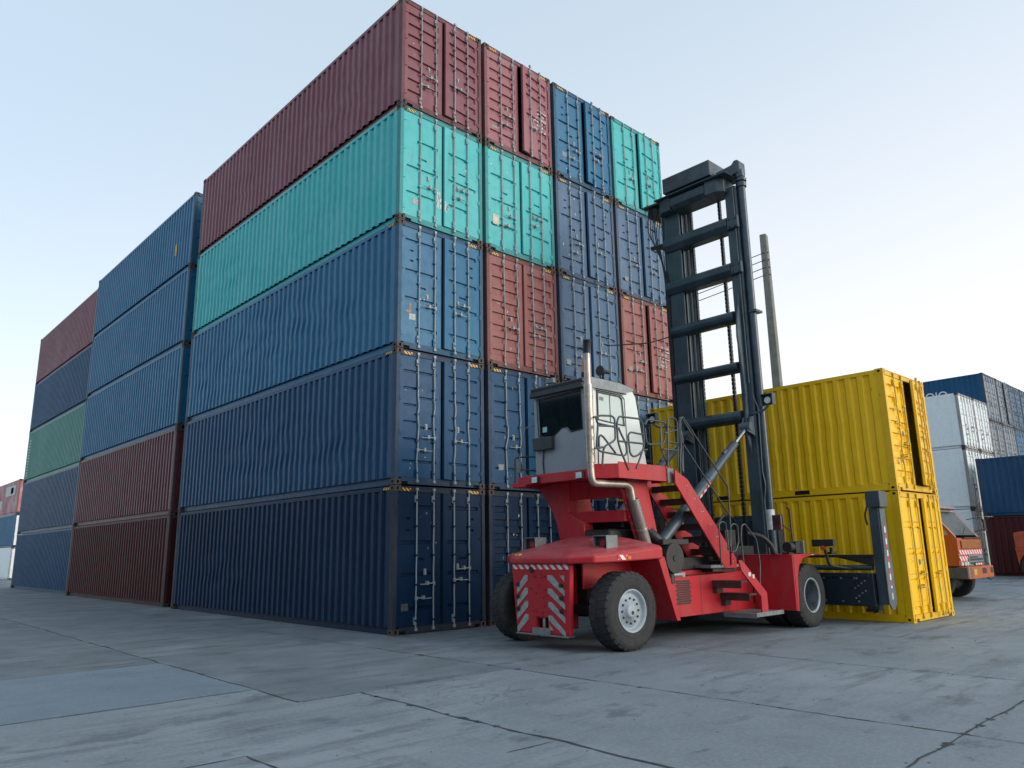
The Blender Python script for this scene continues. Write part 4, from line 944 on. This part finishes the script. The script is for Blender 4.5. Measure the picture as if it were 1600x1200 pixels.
# spreader with end arm
sp = part('spreader', MB().bx(7.52, 7.86, -6.28, -.95, .36, 1.02).bx(7.50, 7.519, -6.2, -1.0, .93, 1.03), plain('spreader_paint', (.010, .020, .030), .45), bevel=.012)
part('tube', MB().cyl((7.66, -6.25, 1.13), (7.66, -1.0, 1.13), .055), SLATE, sp, 0)
part('tube', MB().bx(7.60, 7.68, -6.3, -.95, 1.34, 1.40).prism([(-5.55, 1.339), (-6.28, 1.339), (-6.28, 1.16)], 'x', 7.61, 7.67), BLK, sp, .003)
mb = MB()
for yy in (-5.25, -5.62, -5.95):
    for z in (.45, .92): mb.cyl((7.495, yy, z), (7.52, yy, z), .022, n=8)
for i in range(9): mb.cyl((7.495, -5.9 - .07 * (i % 4), .52 + .05 * i), (7.52, -5.9 - .07 * (i % 4), .52 + .05 * i), .018, n=8)
part('bolt', mb, STEEL, sp, 0)
for yy, s_ in ((-6.30, -1), (-.93, 1)):
    ar = part('end_arm', MB().bx(7.62, 7.92, yy, yy + s_*.20, .40, 2.35).bx(7.58, 7.98, yy - s_*.02, yy + s_*.27, 2.36, 2.70).bx(7.66, 7.9, yy - s_*.25, yy, .30, .48), SLATE, bevel=.012)
    part('side_plate', MB().prism([(7.60, .42), (7.72, .30), (7.88, .30), (7.98, .45), (7.98, 1.35), (7.92, 1.5), (7.92, 2.34), (7.64, 2.34), (7.64, 1.5), (7.60, 1.2)], 'y', yy + s_*.201, yy + s_*.225), SLAT2, ar, .006)
    part('hazard_tape', MB().bx(7.76, 7.82, yy + s_*.2255, yy + s_*.2275, .72, 2.0), RWZ, ar, 0)
    part('sticker', MB().bx(7.77, 7.81, yy + s_*.2255, yy + s_*.2275, .50, .63), WHT, ar, 0)
    part('lock_foot', MB().cyl((7.78, yy - s_*.12, .22), (7.78, yy - s_*.12, .30), .07).bx(7.68, 7.88, yy - s_*.3, yy - s_*.05, .24, .30), BLK, ar, 0)
    part('hose', MB().tube([(7.6, yy + s_*.02, 2.45), (7.56, yy - s_*.06, 2.2), (7.6, yy - s_*.04, 2.0)], .02, 8, 0, .1), BLK, ar, 0)

# front corner fittings: mirror post, round lamp, level lamp on a stalk
ms = part('mirror_post', MB().tube([(5.98, -5.4, 1.60), (5.96, -5.4, 2.34), (5.86, -5.4, 2.36)], .018).tube([(5.97, -5.4, 1.88), (5.62, -5.38, 2.04)], .012).cyl((5.72, -5.40, 1.58), (5.90, -5.40, 1.58), .10, n=18).bx(5.9, 6.1, -5.5, -5.3, 1.46, 1.68).bx(5.7, 6.3, -5.45, -5.3, 1.441, 1.475)
    .tube([(5.1, -4.9, 1.86), (5.35, -5.1, 1.80), (5.5, -5.2, 1.6), (5.5, -5.25, 1.45)], .05, 10, 0, .15), BLK, bevel=0)
part('mirror', MB().bx(5.48, 5.50, -5.46, -5.26, 1.91, 2.21), plain('mirror_glass', (.25, .16, .18), .08, .8), ms, .01)
part('fender_lamp', MB().bx(6.12, 6.16, -5.55, -5.33, 1.445, 1.70), GREY, ms, .005)
wl_ = part('level_lamp', MB().bx(6.48, 6.62, -6.0, -5.55, 1.58, 1.72).tube([(6.6, -5.75, 1.58), (6.75, -5.75, 1.2), (7.5, -5.9, 1.1)], .03, 8, 0, .1).bx(6.7, 6.95, -5.85, -5.75, 1.42, 1.47).cyl((6.6, -5.9, 1.47), (6.6, -5.9, 1.56), .04), BLK, bevel=.006)
part('reflector', MB().cyl((6.455, -5.78, 1.55), (6.475, -5.78, 1.55), .05), plain('red_reflector', (.45, .06, .03), .3), wl_, 0)
# ------------------------------------------------------------------ orange truck behind the yellow boxes
def orange():
    return paint('orange_truck_paint', (.46, .095, .022), fade=(.50, .22, .10), rust=.5, chip=.4, dirt=.5, rough=.35, fadeamt=.3)
OR = orange(); OR2 = plain('orange_forklift_paint', (.42, .075, .03), .45)
DG = plain('dark_grille', (.05, .06, .07), .5)
WSH = plain('windscreen_glass', (.050, .066, .072), .3, var=.35, scale=2, spec=.04, bmp=0)
SGL = plain('side_glass', (.30, .36, .38), .08, var=.1, spec=.9, bmp=0)  # pale base colour carries the bright reflection on the pane
T0 = thing('cargo_truck', 'orange cab truck with striped grille parked behind the yellow containers', 'truck', (16.65, -3.5, 0))
tp = lambda n, mb, m, p=T0, b=.01: mb.build(n, m, p, b, seg=2)
x0, x1 = 15.42, 17.56
sidep = [(-5.50, .95), (-5.52, 1.70), (-5.46, 1.80), (-4.90, 2.56), (-4.76, 2.66), (-3.75, 2.66), (-3.62, 2.55), (-3.60, .95)]
swn = [(-5.32, 1.84), (-4.86, 2.48), (-4.15, 2.48), (-4.15, 1.80)]
cb = tp('cab', MB().prism(sidep, 'x', x0, x0 + .05, holes=[swn]).prism(sidep, 'x', x1 - .05, x1, holes=[swn])
   .bx(x0 + .051, x1 - .051, -5.50, -5.44, .95, 1.74).bx(x0 + .051, x1 - .051, -4.80, -3.7, 2.60, 2.66).bx(x0 + .051, x1 - .051, -3.66, -3.60, .95, 2.55).bx(x0 + .051, x1 - .051, -5.4, -3.7, .96, 1.02), OR)
def slab(xa, xb, t0, t1, dy):
    f = lambda t: (-5.47 + .60 * t, 1.775 + .80 * t)
    (ya, za), (yb, zb) = f(t0), f(t1)
    return [(ya + dy, za), (yb + dy, zb), (yb + dy + .03, zb), (ya + dy + .03, za)]
tp('windscreen', MB().prism(slab(0, 0, .06, .95, .012), 'x', x0 + .13, x1 - .13), WSH, cb, 0)
tp('windscreen_frame', MB().prism(slab(0, 0, 0, 1, 0), 'x', x0 + .051, x0 + .125).prism(slab(0, 0, 0, 1, 0), 'x', x1 - .125, x1 - .051).prism(slab(0, 0, .955, 1.06, 0), 'x', x0 + .126, x1 - .126), plain('dusty_pillar', (.30, .32, .32), .4), cb, .004)
for xx in (x0 + .02, x1 - .03): tp('side_window', MB().prism(swn, 'x', xx, xx + .01), SGL, cb, 0)
tp('sun_visor', MB().bx(x0 + .1, x1 - .1, -4.98, -4.6, 2.62, 2.68), plain('visor_rose', (.32, .20, .18), .5), cb)
tp('wiper', MB().tube([(16.0, -5.50, 1.80), (16.5, -5.44, 2.05)], .012, 6).bx(15.9, 17.6, -5.56, -5.52, 1.72, 1.76), BLK, cb, 0)
TW = stripes('truck_red_white_tape', (.60, .03, .05), (.74, .74, .72), 'XZ', 4.6, 1.)
tp('striped_tape', MB().bx(x0 + .02, x1 - .06, -5.525, -5.502, 1.27, 1.40).bx(x0 + .02, x0 + .72, -5.525, -5.502, 1.10, 1.225).bx(x0 + 1.1, x0 + 1.7, -5.60, -5.575, .965, 1.02), TW, cb, 0)
tp('bonnet_ridge', MB().bx(x0 + .3, x1 - .1, -5.54, -5.502, 1.43, 1.66), plain('orange_front_panel', (.30, .10, .025), .35), cb)
gr = tp('grille', MB().bx(x0 + .76, x1 - .08, -5.54, -5.502, .95, 1.25), plain('grille_grey', (.16, .20, .21), .45), cb)
tp('grille_slot', MB().bx(x0 + .82, x1 - .6, -5.546, -5.541, 1.17, 1.21).bx(x0 + .82, x1 - .16, -5.546, -5.541, 1.09, 1.15).bx(x0 + .82, x1 - .16, -5.546, -5.541, .99, 1.05), BLK, gr, 0)
for xx in (x0 + .14, x0 + .42, x0 + .62):
    tp('headlight', MB().bx(xx - .07, xx + .08, -5.545, -5.503, .965, 1.07), LAMP, cb, .01)
bp = tp('bumper', MB().prism([(x0 + .05, -5.70), (x1 + .16, -5.70), (x1 + .2, -5.4), (x0 + .0, -5.4)], 'z', .60, .93), OR, T0, .03)
tp('bumper_corner', MB().prism([(x0 - .06, -5.40), (x0 + .0, -5.68), (x0 + .30, -5.715), (x0 + .30, -5.70), (x0 + .04, -5.69), (x0 - .01, -5.40)], 'z', .62, .92).bx(x0 - .06, x0 - .01, -5.399, -5.2, .62, .92), plain('dark_bumper_end', (.07, .075, .08), .5), bp, .006)
tp('fog_lamp', MB().bx(x0 + .45, x0 + .70, -5.712, -5.701, .70, .86), plain('yellow_fog_lens', (.62, .42, .08), .3), bp, 0)
tp('bumper_opening', MB().bx(x0 + 1.25, x0 + 1.6, -5.708, -5.701, .72, .88), BLK, bp, 0); tp('bumper_opening', MB().bx(x0 + 2.0, x0 + 2.2, -5.708, -5.701, .72, .88), BLK, bp, 0)
tp('tow_hook', MB().tube([(x0 + 1.9, -5.6, .60), (x0 + 1.9, -5.7, .52), (x0 + 1.98, -5.72, .56)], .018, 6), BLK, bp, 0)
tp('mirror', MB().tube([(x1, -5.2, 2.3), (x1 + .2, -5.55, 2.36), (x1 + .24, -5.6, 2.0), (x1, -5.3, 1.9)], .014, 6, 0, .05).bx(x1 + .16, x1 + .34, -5.62, -5.58, 1.95, 2.3), BLK, T0, .01)
tp('chassis', MB().bx(16.2, 16.3, -5.2, 3.2, .62, .86).bx(17.0, 17.1, -5.2, 3.2, .62, .86).bx(15.5, 17.8, -3.3, 3.4, 1.05, 1.20).bx(15.6, 17.7, -4.9, -4.6, .45, .6), DG, T0, .01)
for y in (-4.72, 1.2, 2.4):
    for xx in (15.62, 17.40):
        mb = MB().lathe([(.27, -.14), (.40, -.15), (.48, -.14), (.51, -.10), (.51, .10), (.48, .14), (.40, .15), (.27, .14)], (xx, y, .51), 'x', 36)
        h_ = tp('wheel', MB().lathe([(.27, -.13), (.24, -.05), (.14, -.05), (.12, -.12), (.001, -.12)], (xx, y, .51), 'x', 28).lathe([(.27, .13), (.24, .05), (.14, .05), (.12, .12), (.001, .12)], (xx, y, .51), 'x', 28), RIM, T0, 0)
        tp('tyre', mb, TYRE, h_, 0)

# orange forklift at the right edge
F0 = thing('forklift', 'orange forklift cut by the right edge of the view, before the maroon container', 'forklift', (32.4, -4.2, 0)); FY = -.45
fp = lambda n, mb, m, p=F0, b=.02: mb.xf(Matrix.Translation((0, FY, 0))).build(n, m, p, b, seg=2)
fp('counterweight', MB().prism([(-2.45, 1.18), (-2.45, 2.0), (-2.7, 2.05), (-4.2, 2.05), (-4.2, .6), (-3.45, .6), (-3.4, 1.0), (-3.1, 1.22), (-2.8, 1.15), (-2.55, .75), (-2.5, .5)], 'x', 31.6, 33.2), OR2)
fp('tail_band', MB().bx(31.58, 33.22, -2.47, -3.2, 1.36, 1.40).bx(31.585, 33.215, -2.44, -2.9, 1.18, 1.34), plain('dull_red_band', (.40, .06, .03), .5))
fp('body', MB().bx(31.65, 33.15, -4.2, -6.2, .6, 1.7).bx(31.8, 33.0, -4.3, -5.0, 1.7, 2.3), OR2)
fp('overhead_guard', MB().tube([(31.7, -3.9, 2.0), (31.7, -4.1, 3.3), (31.7, -5.9, 3.3), (31.7, -6.2, 1.6)], .05).tube([(33.1, -3.9, 2.0), (33.1, -4.1, 3.3), (33.1, -5.9, 3.3), (33.1, -6.2, 1.6)], .05).bx(31.65, 33.15, -4.1, -5.9, 3.3, 3.36), DG)
fp('mast', MB().bx(31.9, 32.05, -6.3, -6.55, .2, 3.6).bx(32.75, 32.9, -6.3, -6.55, .2, 3.6).bx(31.9, 32.9, -6.56, -6.62, .6, 1.0), DG)
for y in (-3.05, -5.8):
    for xx in (31.75, 33.05):
        h_ = fp('wheel', MB().lathe([(.27, -.14), (.22, -.05), (.001, -.06)], (xx, y, .5), 'x', 24), RIM, F0, 0)
        fp('tyre', MB().lathe([(.27, -.14), (.44, -.15), (.5, -.1), (.5, .1), (.44, .15), (.27, .14)], (xx, y, .5), 'x', 32), TYRE, h_, 0)

# concrete utility pole with wires
CONC = plain('pole_concrete', (.20, .195, .17), .85, var=.2, scale=3)
def pole(name, label, px, py, H_, rz):
    t = thing(name, label, 'pole', (px, py, 0), None, rz)
    mb = MB(); a, b = .27, .18
    s0 = [(-a, -a*.8), (a, -a*.8), (a, a*.8), (-a, a*.8)]; s1 = [(x*b/a, y*b/a) for x, y in s0]
    mb.add([(x, y, 0) for x, y in s0] + [(x, y, H_) for x, y in s1], [(3,2,1,0),(4,5,6,7),(0,1,5,4),(1,2,6,5),(2,3,7,6),(3,0,4,7)])
    mb.build('shaft', CONC, t, .02, at=(0, 0, 0))
    mb = MB()
    for k in range(4):
        z = H_ - .95 - k * .36; mb.cyl((-.15, -.20, z), (-.15, -.14, z), .04, n=10).bx(-.19, -.16, -.03, .03, z - .05, z + .05)
    mb.bx(-.185, .185, -.16, .16, H_ - 2.30, H_ - 2.27)
    mb.build('insulator', plain('insulator_brown', (.06, .045, .04), .4), t, 0, at=(0, 0, 0))
    return t
PX, PY, PH = 22.50, 3.05, 15.85
pole('utility_pole', 'tall square concrete pole rising behind the yellow containers', PX, PY, PH, R(12))
QX, QY = 12., 60.
WIRE = plain('wire_black', (.06, .055, .055), .6, bmp=0)
for k, w_ in enumerate(('uppermost', 'second highest', 'third highest', 'lowest')):
    a = Vector((PX - .2, PY, PH - .95 - k * .36)); b = Vector((QX, QY, 8.4 - k * .36)); pts = []
    for i in range(25):
        t = i / 24; p = a.lerp(b, t); p.z -= 3.2 * t * (1 - t); pts.append(p)
    o = MB().tube(pts, .021, 5).build('power_line', WIRE, None)
    tag(o, f'{w_} of the four thin wires running left from the concrete pole', 'wire', 'wires on the concrete pole')

# ------------------------------------------------------------------ ground
def concrete(name, base, tint, stain=.7, slabs=False):
    m, nt, b = nodes(name)
    p = pos(nt)
    a = nz(nt, p, .23, 4, .6); c1 = nz(nt, p, 1.1, 6, .65); f = nz(nt, p, 22, 6, .7); g = nz(nt, p, 160, 2, .5)
    drag = nz(nt, pos(nt, (.35, 2.2, 1)), 1.4, 5, .65); drag2 = nz(nt, pos(nt, (1.9, .3, 1)), 1.2, 5, .65)
    c = mixc(nt, ramp(nt, a, .36, .64), base, tint)
    c = mixc(nt, mul(nt, ramp(nt, c1, .42, .68), .35), c, tuple(v * .62 for v in base))
    c = mixc(nt, mul(nt, mul(nt, ramp(nt, drag, .46, .66), ramp(nt, a, .36, .56)), stain), c, tuple(v * .42 for v in base))
    c = mixc(nt, mul(nt, ramp(nt, drag2, .60, .74), stain * .55), c, tuple(v * .5 for v in base))
    bl = nz(nt, pos(nt, (1, 1.7, 1)), 2.1, 4, .6)
    c = mixc(nt, mul(nt, ramp(nt, bl, .665, .70), .6), c, tuple(v * .35 for v in base))
    c = mixc(nt, mul(nt, ramp(nt, f, .40, .72), .28), c, tuple(v * 1.5 for v in tint))
    c = mixc(nt, mul(nt, ramp(nt, g, .45, .70), .22), c, tuple(v * .55 for v in base))
    sc = nz(nt, pos(nt, (.5, 3.5, 1)), 3.3, 6, .75)
    c = mixc(nt, mul(nt, ramp(nt, sc, .73, .76), .4), c, (.34, .36, .37))
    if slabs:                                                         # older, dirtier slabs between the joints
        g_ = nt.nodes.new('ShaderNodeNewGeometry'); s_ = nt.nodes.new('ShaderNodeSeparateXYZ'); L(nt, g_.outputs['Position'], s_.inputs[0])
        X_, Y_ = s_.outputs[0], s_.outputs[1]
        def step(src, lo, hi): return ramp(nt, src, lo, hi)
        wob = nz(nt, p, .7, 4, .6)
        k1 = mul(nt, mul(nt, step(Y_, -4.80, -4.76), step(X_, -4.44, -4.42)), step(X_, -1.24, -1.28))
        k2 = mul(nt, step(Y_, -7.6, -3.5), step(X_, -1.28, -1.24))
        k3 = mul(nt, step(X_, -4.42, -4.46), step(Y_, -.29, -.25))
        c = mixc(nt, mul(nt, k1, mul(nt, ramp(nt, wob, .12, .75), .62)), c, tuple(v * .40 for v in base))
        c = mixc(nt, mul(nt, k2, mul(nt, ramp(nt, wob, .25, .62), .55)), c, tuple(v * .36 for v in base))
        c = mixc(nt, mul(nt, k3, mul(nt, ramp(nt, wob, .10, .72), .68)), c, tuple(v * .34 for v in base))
        oil = mul(nt, ramp(nt, nz(nt, pos(nt, (.8, 1.5, 1)), .9, 5, .7), .56, .66), .6)
        c = mixc(nt, oil, c, tuple(v * .40 for v in base))
    L(nt, c, b.inputs['Base Color'])
    rr = nt.nodes.new('ShaderNodeMapRange'); L(nt, c1, rr.inputs[0]); rr.inputs[3].default_value = .55; rr.inputs[4].default_value = .85
    L(nt, rr.outputs[0], b.inputs['Roughness']); b.inputs['Specular IOR Level'].default_value = .35
    bump(nt, b, f, .35, .012)
    return m
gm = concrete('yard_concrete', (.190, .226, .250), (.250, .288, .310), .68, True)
mb = MB(); S = 900; mb.add([(-S, -S, 0), (S, -S, 0), (S, S, 0), (-S, S, 0)], [(0, 1, 2, 3)])
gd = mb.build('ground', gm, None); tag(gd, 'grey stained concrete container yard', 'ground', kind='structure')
CR = plain('joint_tar', (.042, .046, .050), .9, var=.4, scale=8)
def crack(mb, pts, w, jit=.02, z=.004, step=.16, seed=0):
    q = random.Random(seed); P_ = []
    for (a, b) in zip(pts[:-1], pts[1:]):
        a = Vector(a); b = Vector(b); n = max(2, int((b - a).length / step))
        for i in range(n): P_.append(a.lerp(b, i / n))
    P_.append(Vector(pts[-1])); vs = []
    for i, p in enumerate(P_):
        d = (P_[min(i+1, len(P_)-1)] - P_[max(i-1, 0)]).normalized(); nn = Vector((-d.y, d.x))
        o = jit * (noise.noise(Vector((p.x * 1.3, p.y * 1.3, seed))) * 1.6 + .5 * (q.random() - .5))
        ww = w * .68 * (.3 + 1.1 * q.random())
        for s_ in (-1, 1): vs.append((p.x + nn.x * (o + s_*ww), p.y + nn.y * (o + s_*ww), z))
    mb.add(vs, [(2*i, 2*i+1, 2*i+3, 2*i+2) for i in range(len(P_)-1)])
mb = MB()
lines = [([(-4.37, 60), (-4.37, 8.16), (-4.42, -.1), (-4.45, -4.78)], .018, .03), ([(-4.43, -4.78), (-3.68, -4.79)], .012, .02), ([(-3.68, -4.79), (-3.75, -7.5), (-3.76, -14)], .022, .035),
         ([(-30, -.25), (-4.47, -.27)], .010, .02), ([(-30, -3.62), (-4.47, -3.64)], .010, .02), ([(-1.27, 40), (-1.27, 4.6), (-1.25, -3.4), (-1.22, -13)], .013, .022),
         ([(2.15, -.5), (2.1, -6.3), (2.02, -13)], .012, .022), ([(14, -10.35), (.75, -10.43), (-2.58, -10.49)], .014, .03), ([(-7.2, -6.55), (-5.82, -6.53), (-5.84, -12)], .014, .03),
         ([(-4.30, -8.02), (-3.76, -8.04)], .010, .02), ([(5.7, -6.8), (5.6, -14)], .010, .02), ([(30, -7.4), (5.6, -7.35)], .009, .02),
         ([(-1.26, -4.78), (-3.7, -4.82)], .006, .03), ([(-30, 6.7), (-4.4, 6.72)], .009, .02), ([(11.8, -8), (11.8, -14)], .009, .02), ([(2.1, -10.4), (9, -13.4)], .0, .0), ([(-30, -9.8), (-5.85, -9.82)], .010, .02),
         ([(12, -2.5), (60, -3.6)], .010, .03)]
for i, (p, w, j) in enumerate(lines):
    if w: crack(mb, p, w, j, .004, seed=i)
q = random.Random(11)
for i in range(60):                                                     # crumbled spots along the joints
    (p, w, j) = lines[q.choice((0, 2, 5, 7))]; k = q.randrange(len(p) - 1); t = q.random()
    c = Vector(p[k]).lerp(Vector(p[k+1]), t)
    if c.y > 12: continue
    n = 7; rr = .015 + .035 * q.random()
    mb.add([(c.x + rr * (.5 + q.random()) * math.cos(2*math.pi*a/n), c.y + rr * (.5 + q.random()) * math.sin(2*math.pi*a/n), .0045) for a in range(n)], [tuple(range(n))])
for i in range(70):                                                     # fine crazing of the old slabs
    x, y = (q.uniform(-3.6, -2.2), q.uniform(-6.3, -4.9)) if i < 40 else (q.uniform(-4, 6), q.uniform(-9, -4.6))
    an = q.random() * 6.28; l = q.uniform(.06, .22) if i < 40 else q.uniform(.05, .16)
    crack(mb, [(x, y), (x + l * math.cos(an), y + l * math.sin(an)), (x + l * 1.7 * math.cos(an + .7), y + l * 1.7 * math.sin(an + .7))], .0035, .01, .004, .05, 100 + i)
mb.build('slab_joints', CR, gd, at=(0, 0, 0))
mb = MB()
for i in range(420):
    r_ = q.random()
    if r_ < .35: x, y = q.uniform(-.25, -.02), q.uniform(-.2, 12)
    elif r_ < .55: x, y = q.uniform(0, 2.4), -abs(q.gauss(0, .1)) - .01
    elif r_ < .8:
        (p, w, j) = lines[q.choice((0, 2, 5, 6, 7))]; k = q.randrange(len(p) - 1); t = q.random(); v = Vector(p[k]).lerp(Vector(p[k+1]), t); x, y = v.x + q.gauss(0, .06), v.y + q.gauss(0, .06)
    else: x, y = q.uniform(-7, 12), q.uniform(-10, -2)
    s = q.uniform(.006, .020); h = s * q.uniform(.5, .9)
    mb.add([(x - s, y, .002), (x, y - s*.8, .002), (x + s*.9, y, .002), (x, y + s, .002), (x + s*.1, y, h)], [(0,1,4),(1,2,4),(2,3,4),(3,0,4)])
tag(mb.build('grit', plain('grit', (.13, .135, .13), .9, var=.6, scale=30), None), 'loose grit scattered along the slab joints and stack base', 'grit', kind='stuff')
pm = concrete('blue_grey_patch', (.158, .205, .245), (.195, .245, .285), .35)
pt = MB().add([(-16, -3.61, .0025), (-4.47, -3.61, .0025), (-4.44, -.28, .0025), (-16, -.28, .0025)], [(0, 1, 2, 3)]).build('concrete_patch', pm, None)
tag(pt, 'smoother blue grey slab of newer concrete at the lower left', 'concrete slab', kind='structure')

# ------------------------------------------------------------------ light, sky, camera
EL, AZ = 17., 155.          # sun height and compass bearing (from +Y towards +X)
W = bpy.data.worlds.new('World'); SC.world = W; W.use_nodes = True
nt = W.node_tree; bg = nt.nodes['Background']
sky = nt.nodes.new('ShaderNodeTexSky'); sky.sky_type = 'NISHITA'; sky.sun_disc = False
sky.sun_elevation = R(EL); sky.sun_rotation = R(AZ); sky.air_density = .8; sky.dust_density = 1.0; sky.ozone_density = .6
tc = nt.nodes.new('ShaderNodeTexCoord'); sp_ = nt.nodes.new('ShaderNodeVectorMath'); sp_.operation = 'DOT_PRODUCT'
L(nt, tc.outputs['Generated'], sp_.inputs[0]); sp_.inputs[1].default_value = (-.26, .10, 1.)      # paler towards the eastern horizon
thin = mixc(nt, ramp(nt, sp_.outputs['Value'], -.22, .62), (8.5, 8.0, 7.6), (4.5, 5.4, 6.1))      # thin high cloud veil
haze = mixc(nt, .62, sky.outputs[0], thin)
L(nt, haze, bg.inputs[0]); bg.inputs[1].default_value = .13
sun = bpy.data.lights.new('sun', 'SUN'); sun.energy = 1.0; sun.angle = R(30); sun.color = (1., .95, .88)
so = bpy.data.objects.new('sun', sun); COL.objects.link(so)
d = Vector((math.sin(R(AZ)) * math.cos(R(EL)), math.cos(R(AZ)) * math.cos(R(EL)), math.sin(R(EL))))
so.rotation_euler = d.to_track_quat('Z', 'Y').to_euler(); so.location = (20, -20, 30)

cam = bpy.data.cameras.new('camera'); cam.sensor_width = 36; cam.lens = 36 * 1175.77 / 1600
cam.clip_start = .05; cam.clip_end = 3000
co = bpy.data.objects.new('camera', cam); COL.objects.link(co)
yaw, pit, rol = .7518, .2173, -.0169
f = Vector((math.sin(yaw)*math.cos(pit), math.cos(yaw)*math.cos(pit), math.sin(pit)))
r_ = Vector((math.cos(yaw), -math.sin(yaw), 0)); u = r_.cross(f)
r2 = r_ * math.cos(rol) + u * math.sin(rol); u2 = -r_ * math.sin(rol) + u * math.cos(rol)
mt = Matrix((r2, u2, -f)).transposed().to_4x4(); mt.translation = Vector((-8.768, -12.938, 1.610))
co.matrix_world = mt
SC.camera = co
SC.view_settings.view_transform = 'Standard'; SC.view_settings.look = 'None'; SC.view_settings.gamma = 1
SC.view_settings.use_curve_mapping = False; SC.view_settings.exposure = .55
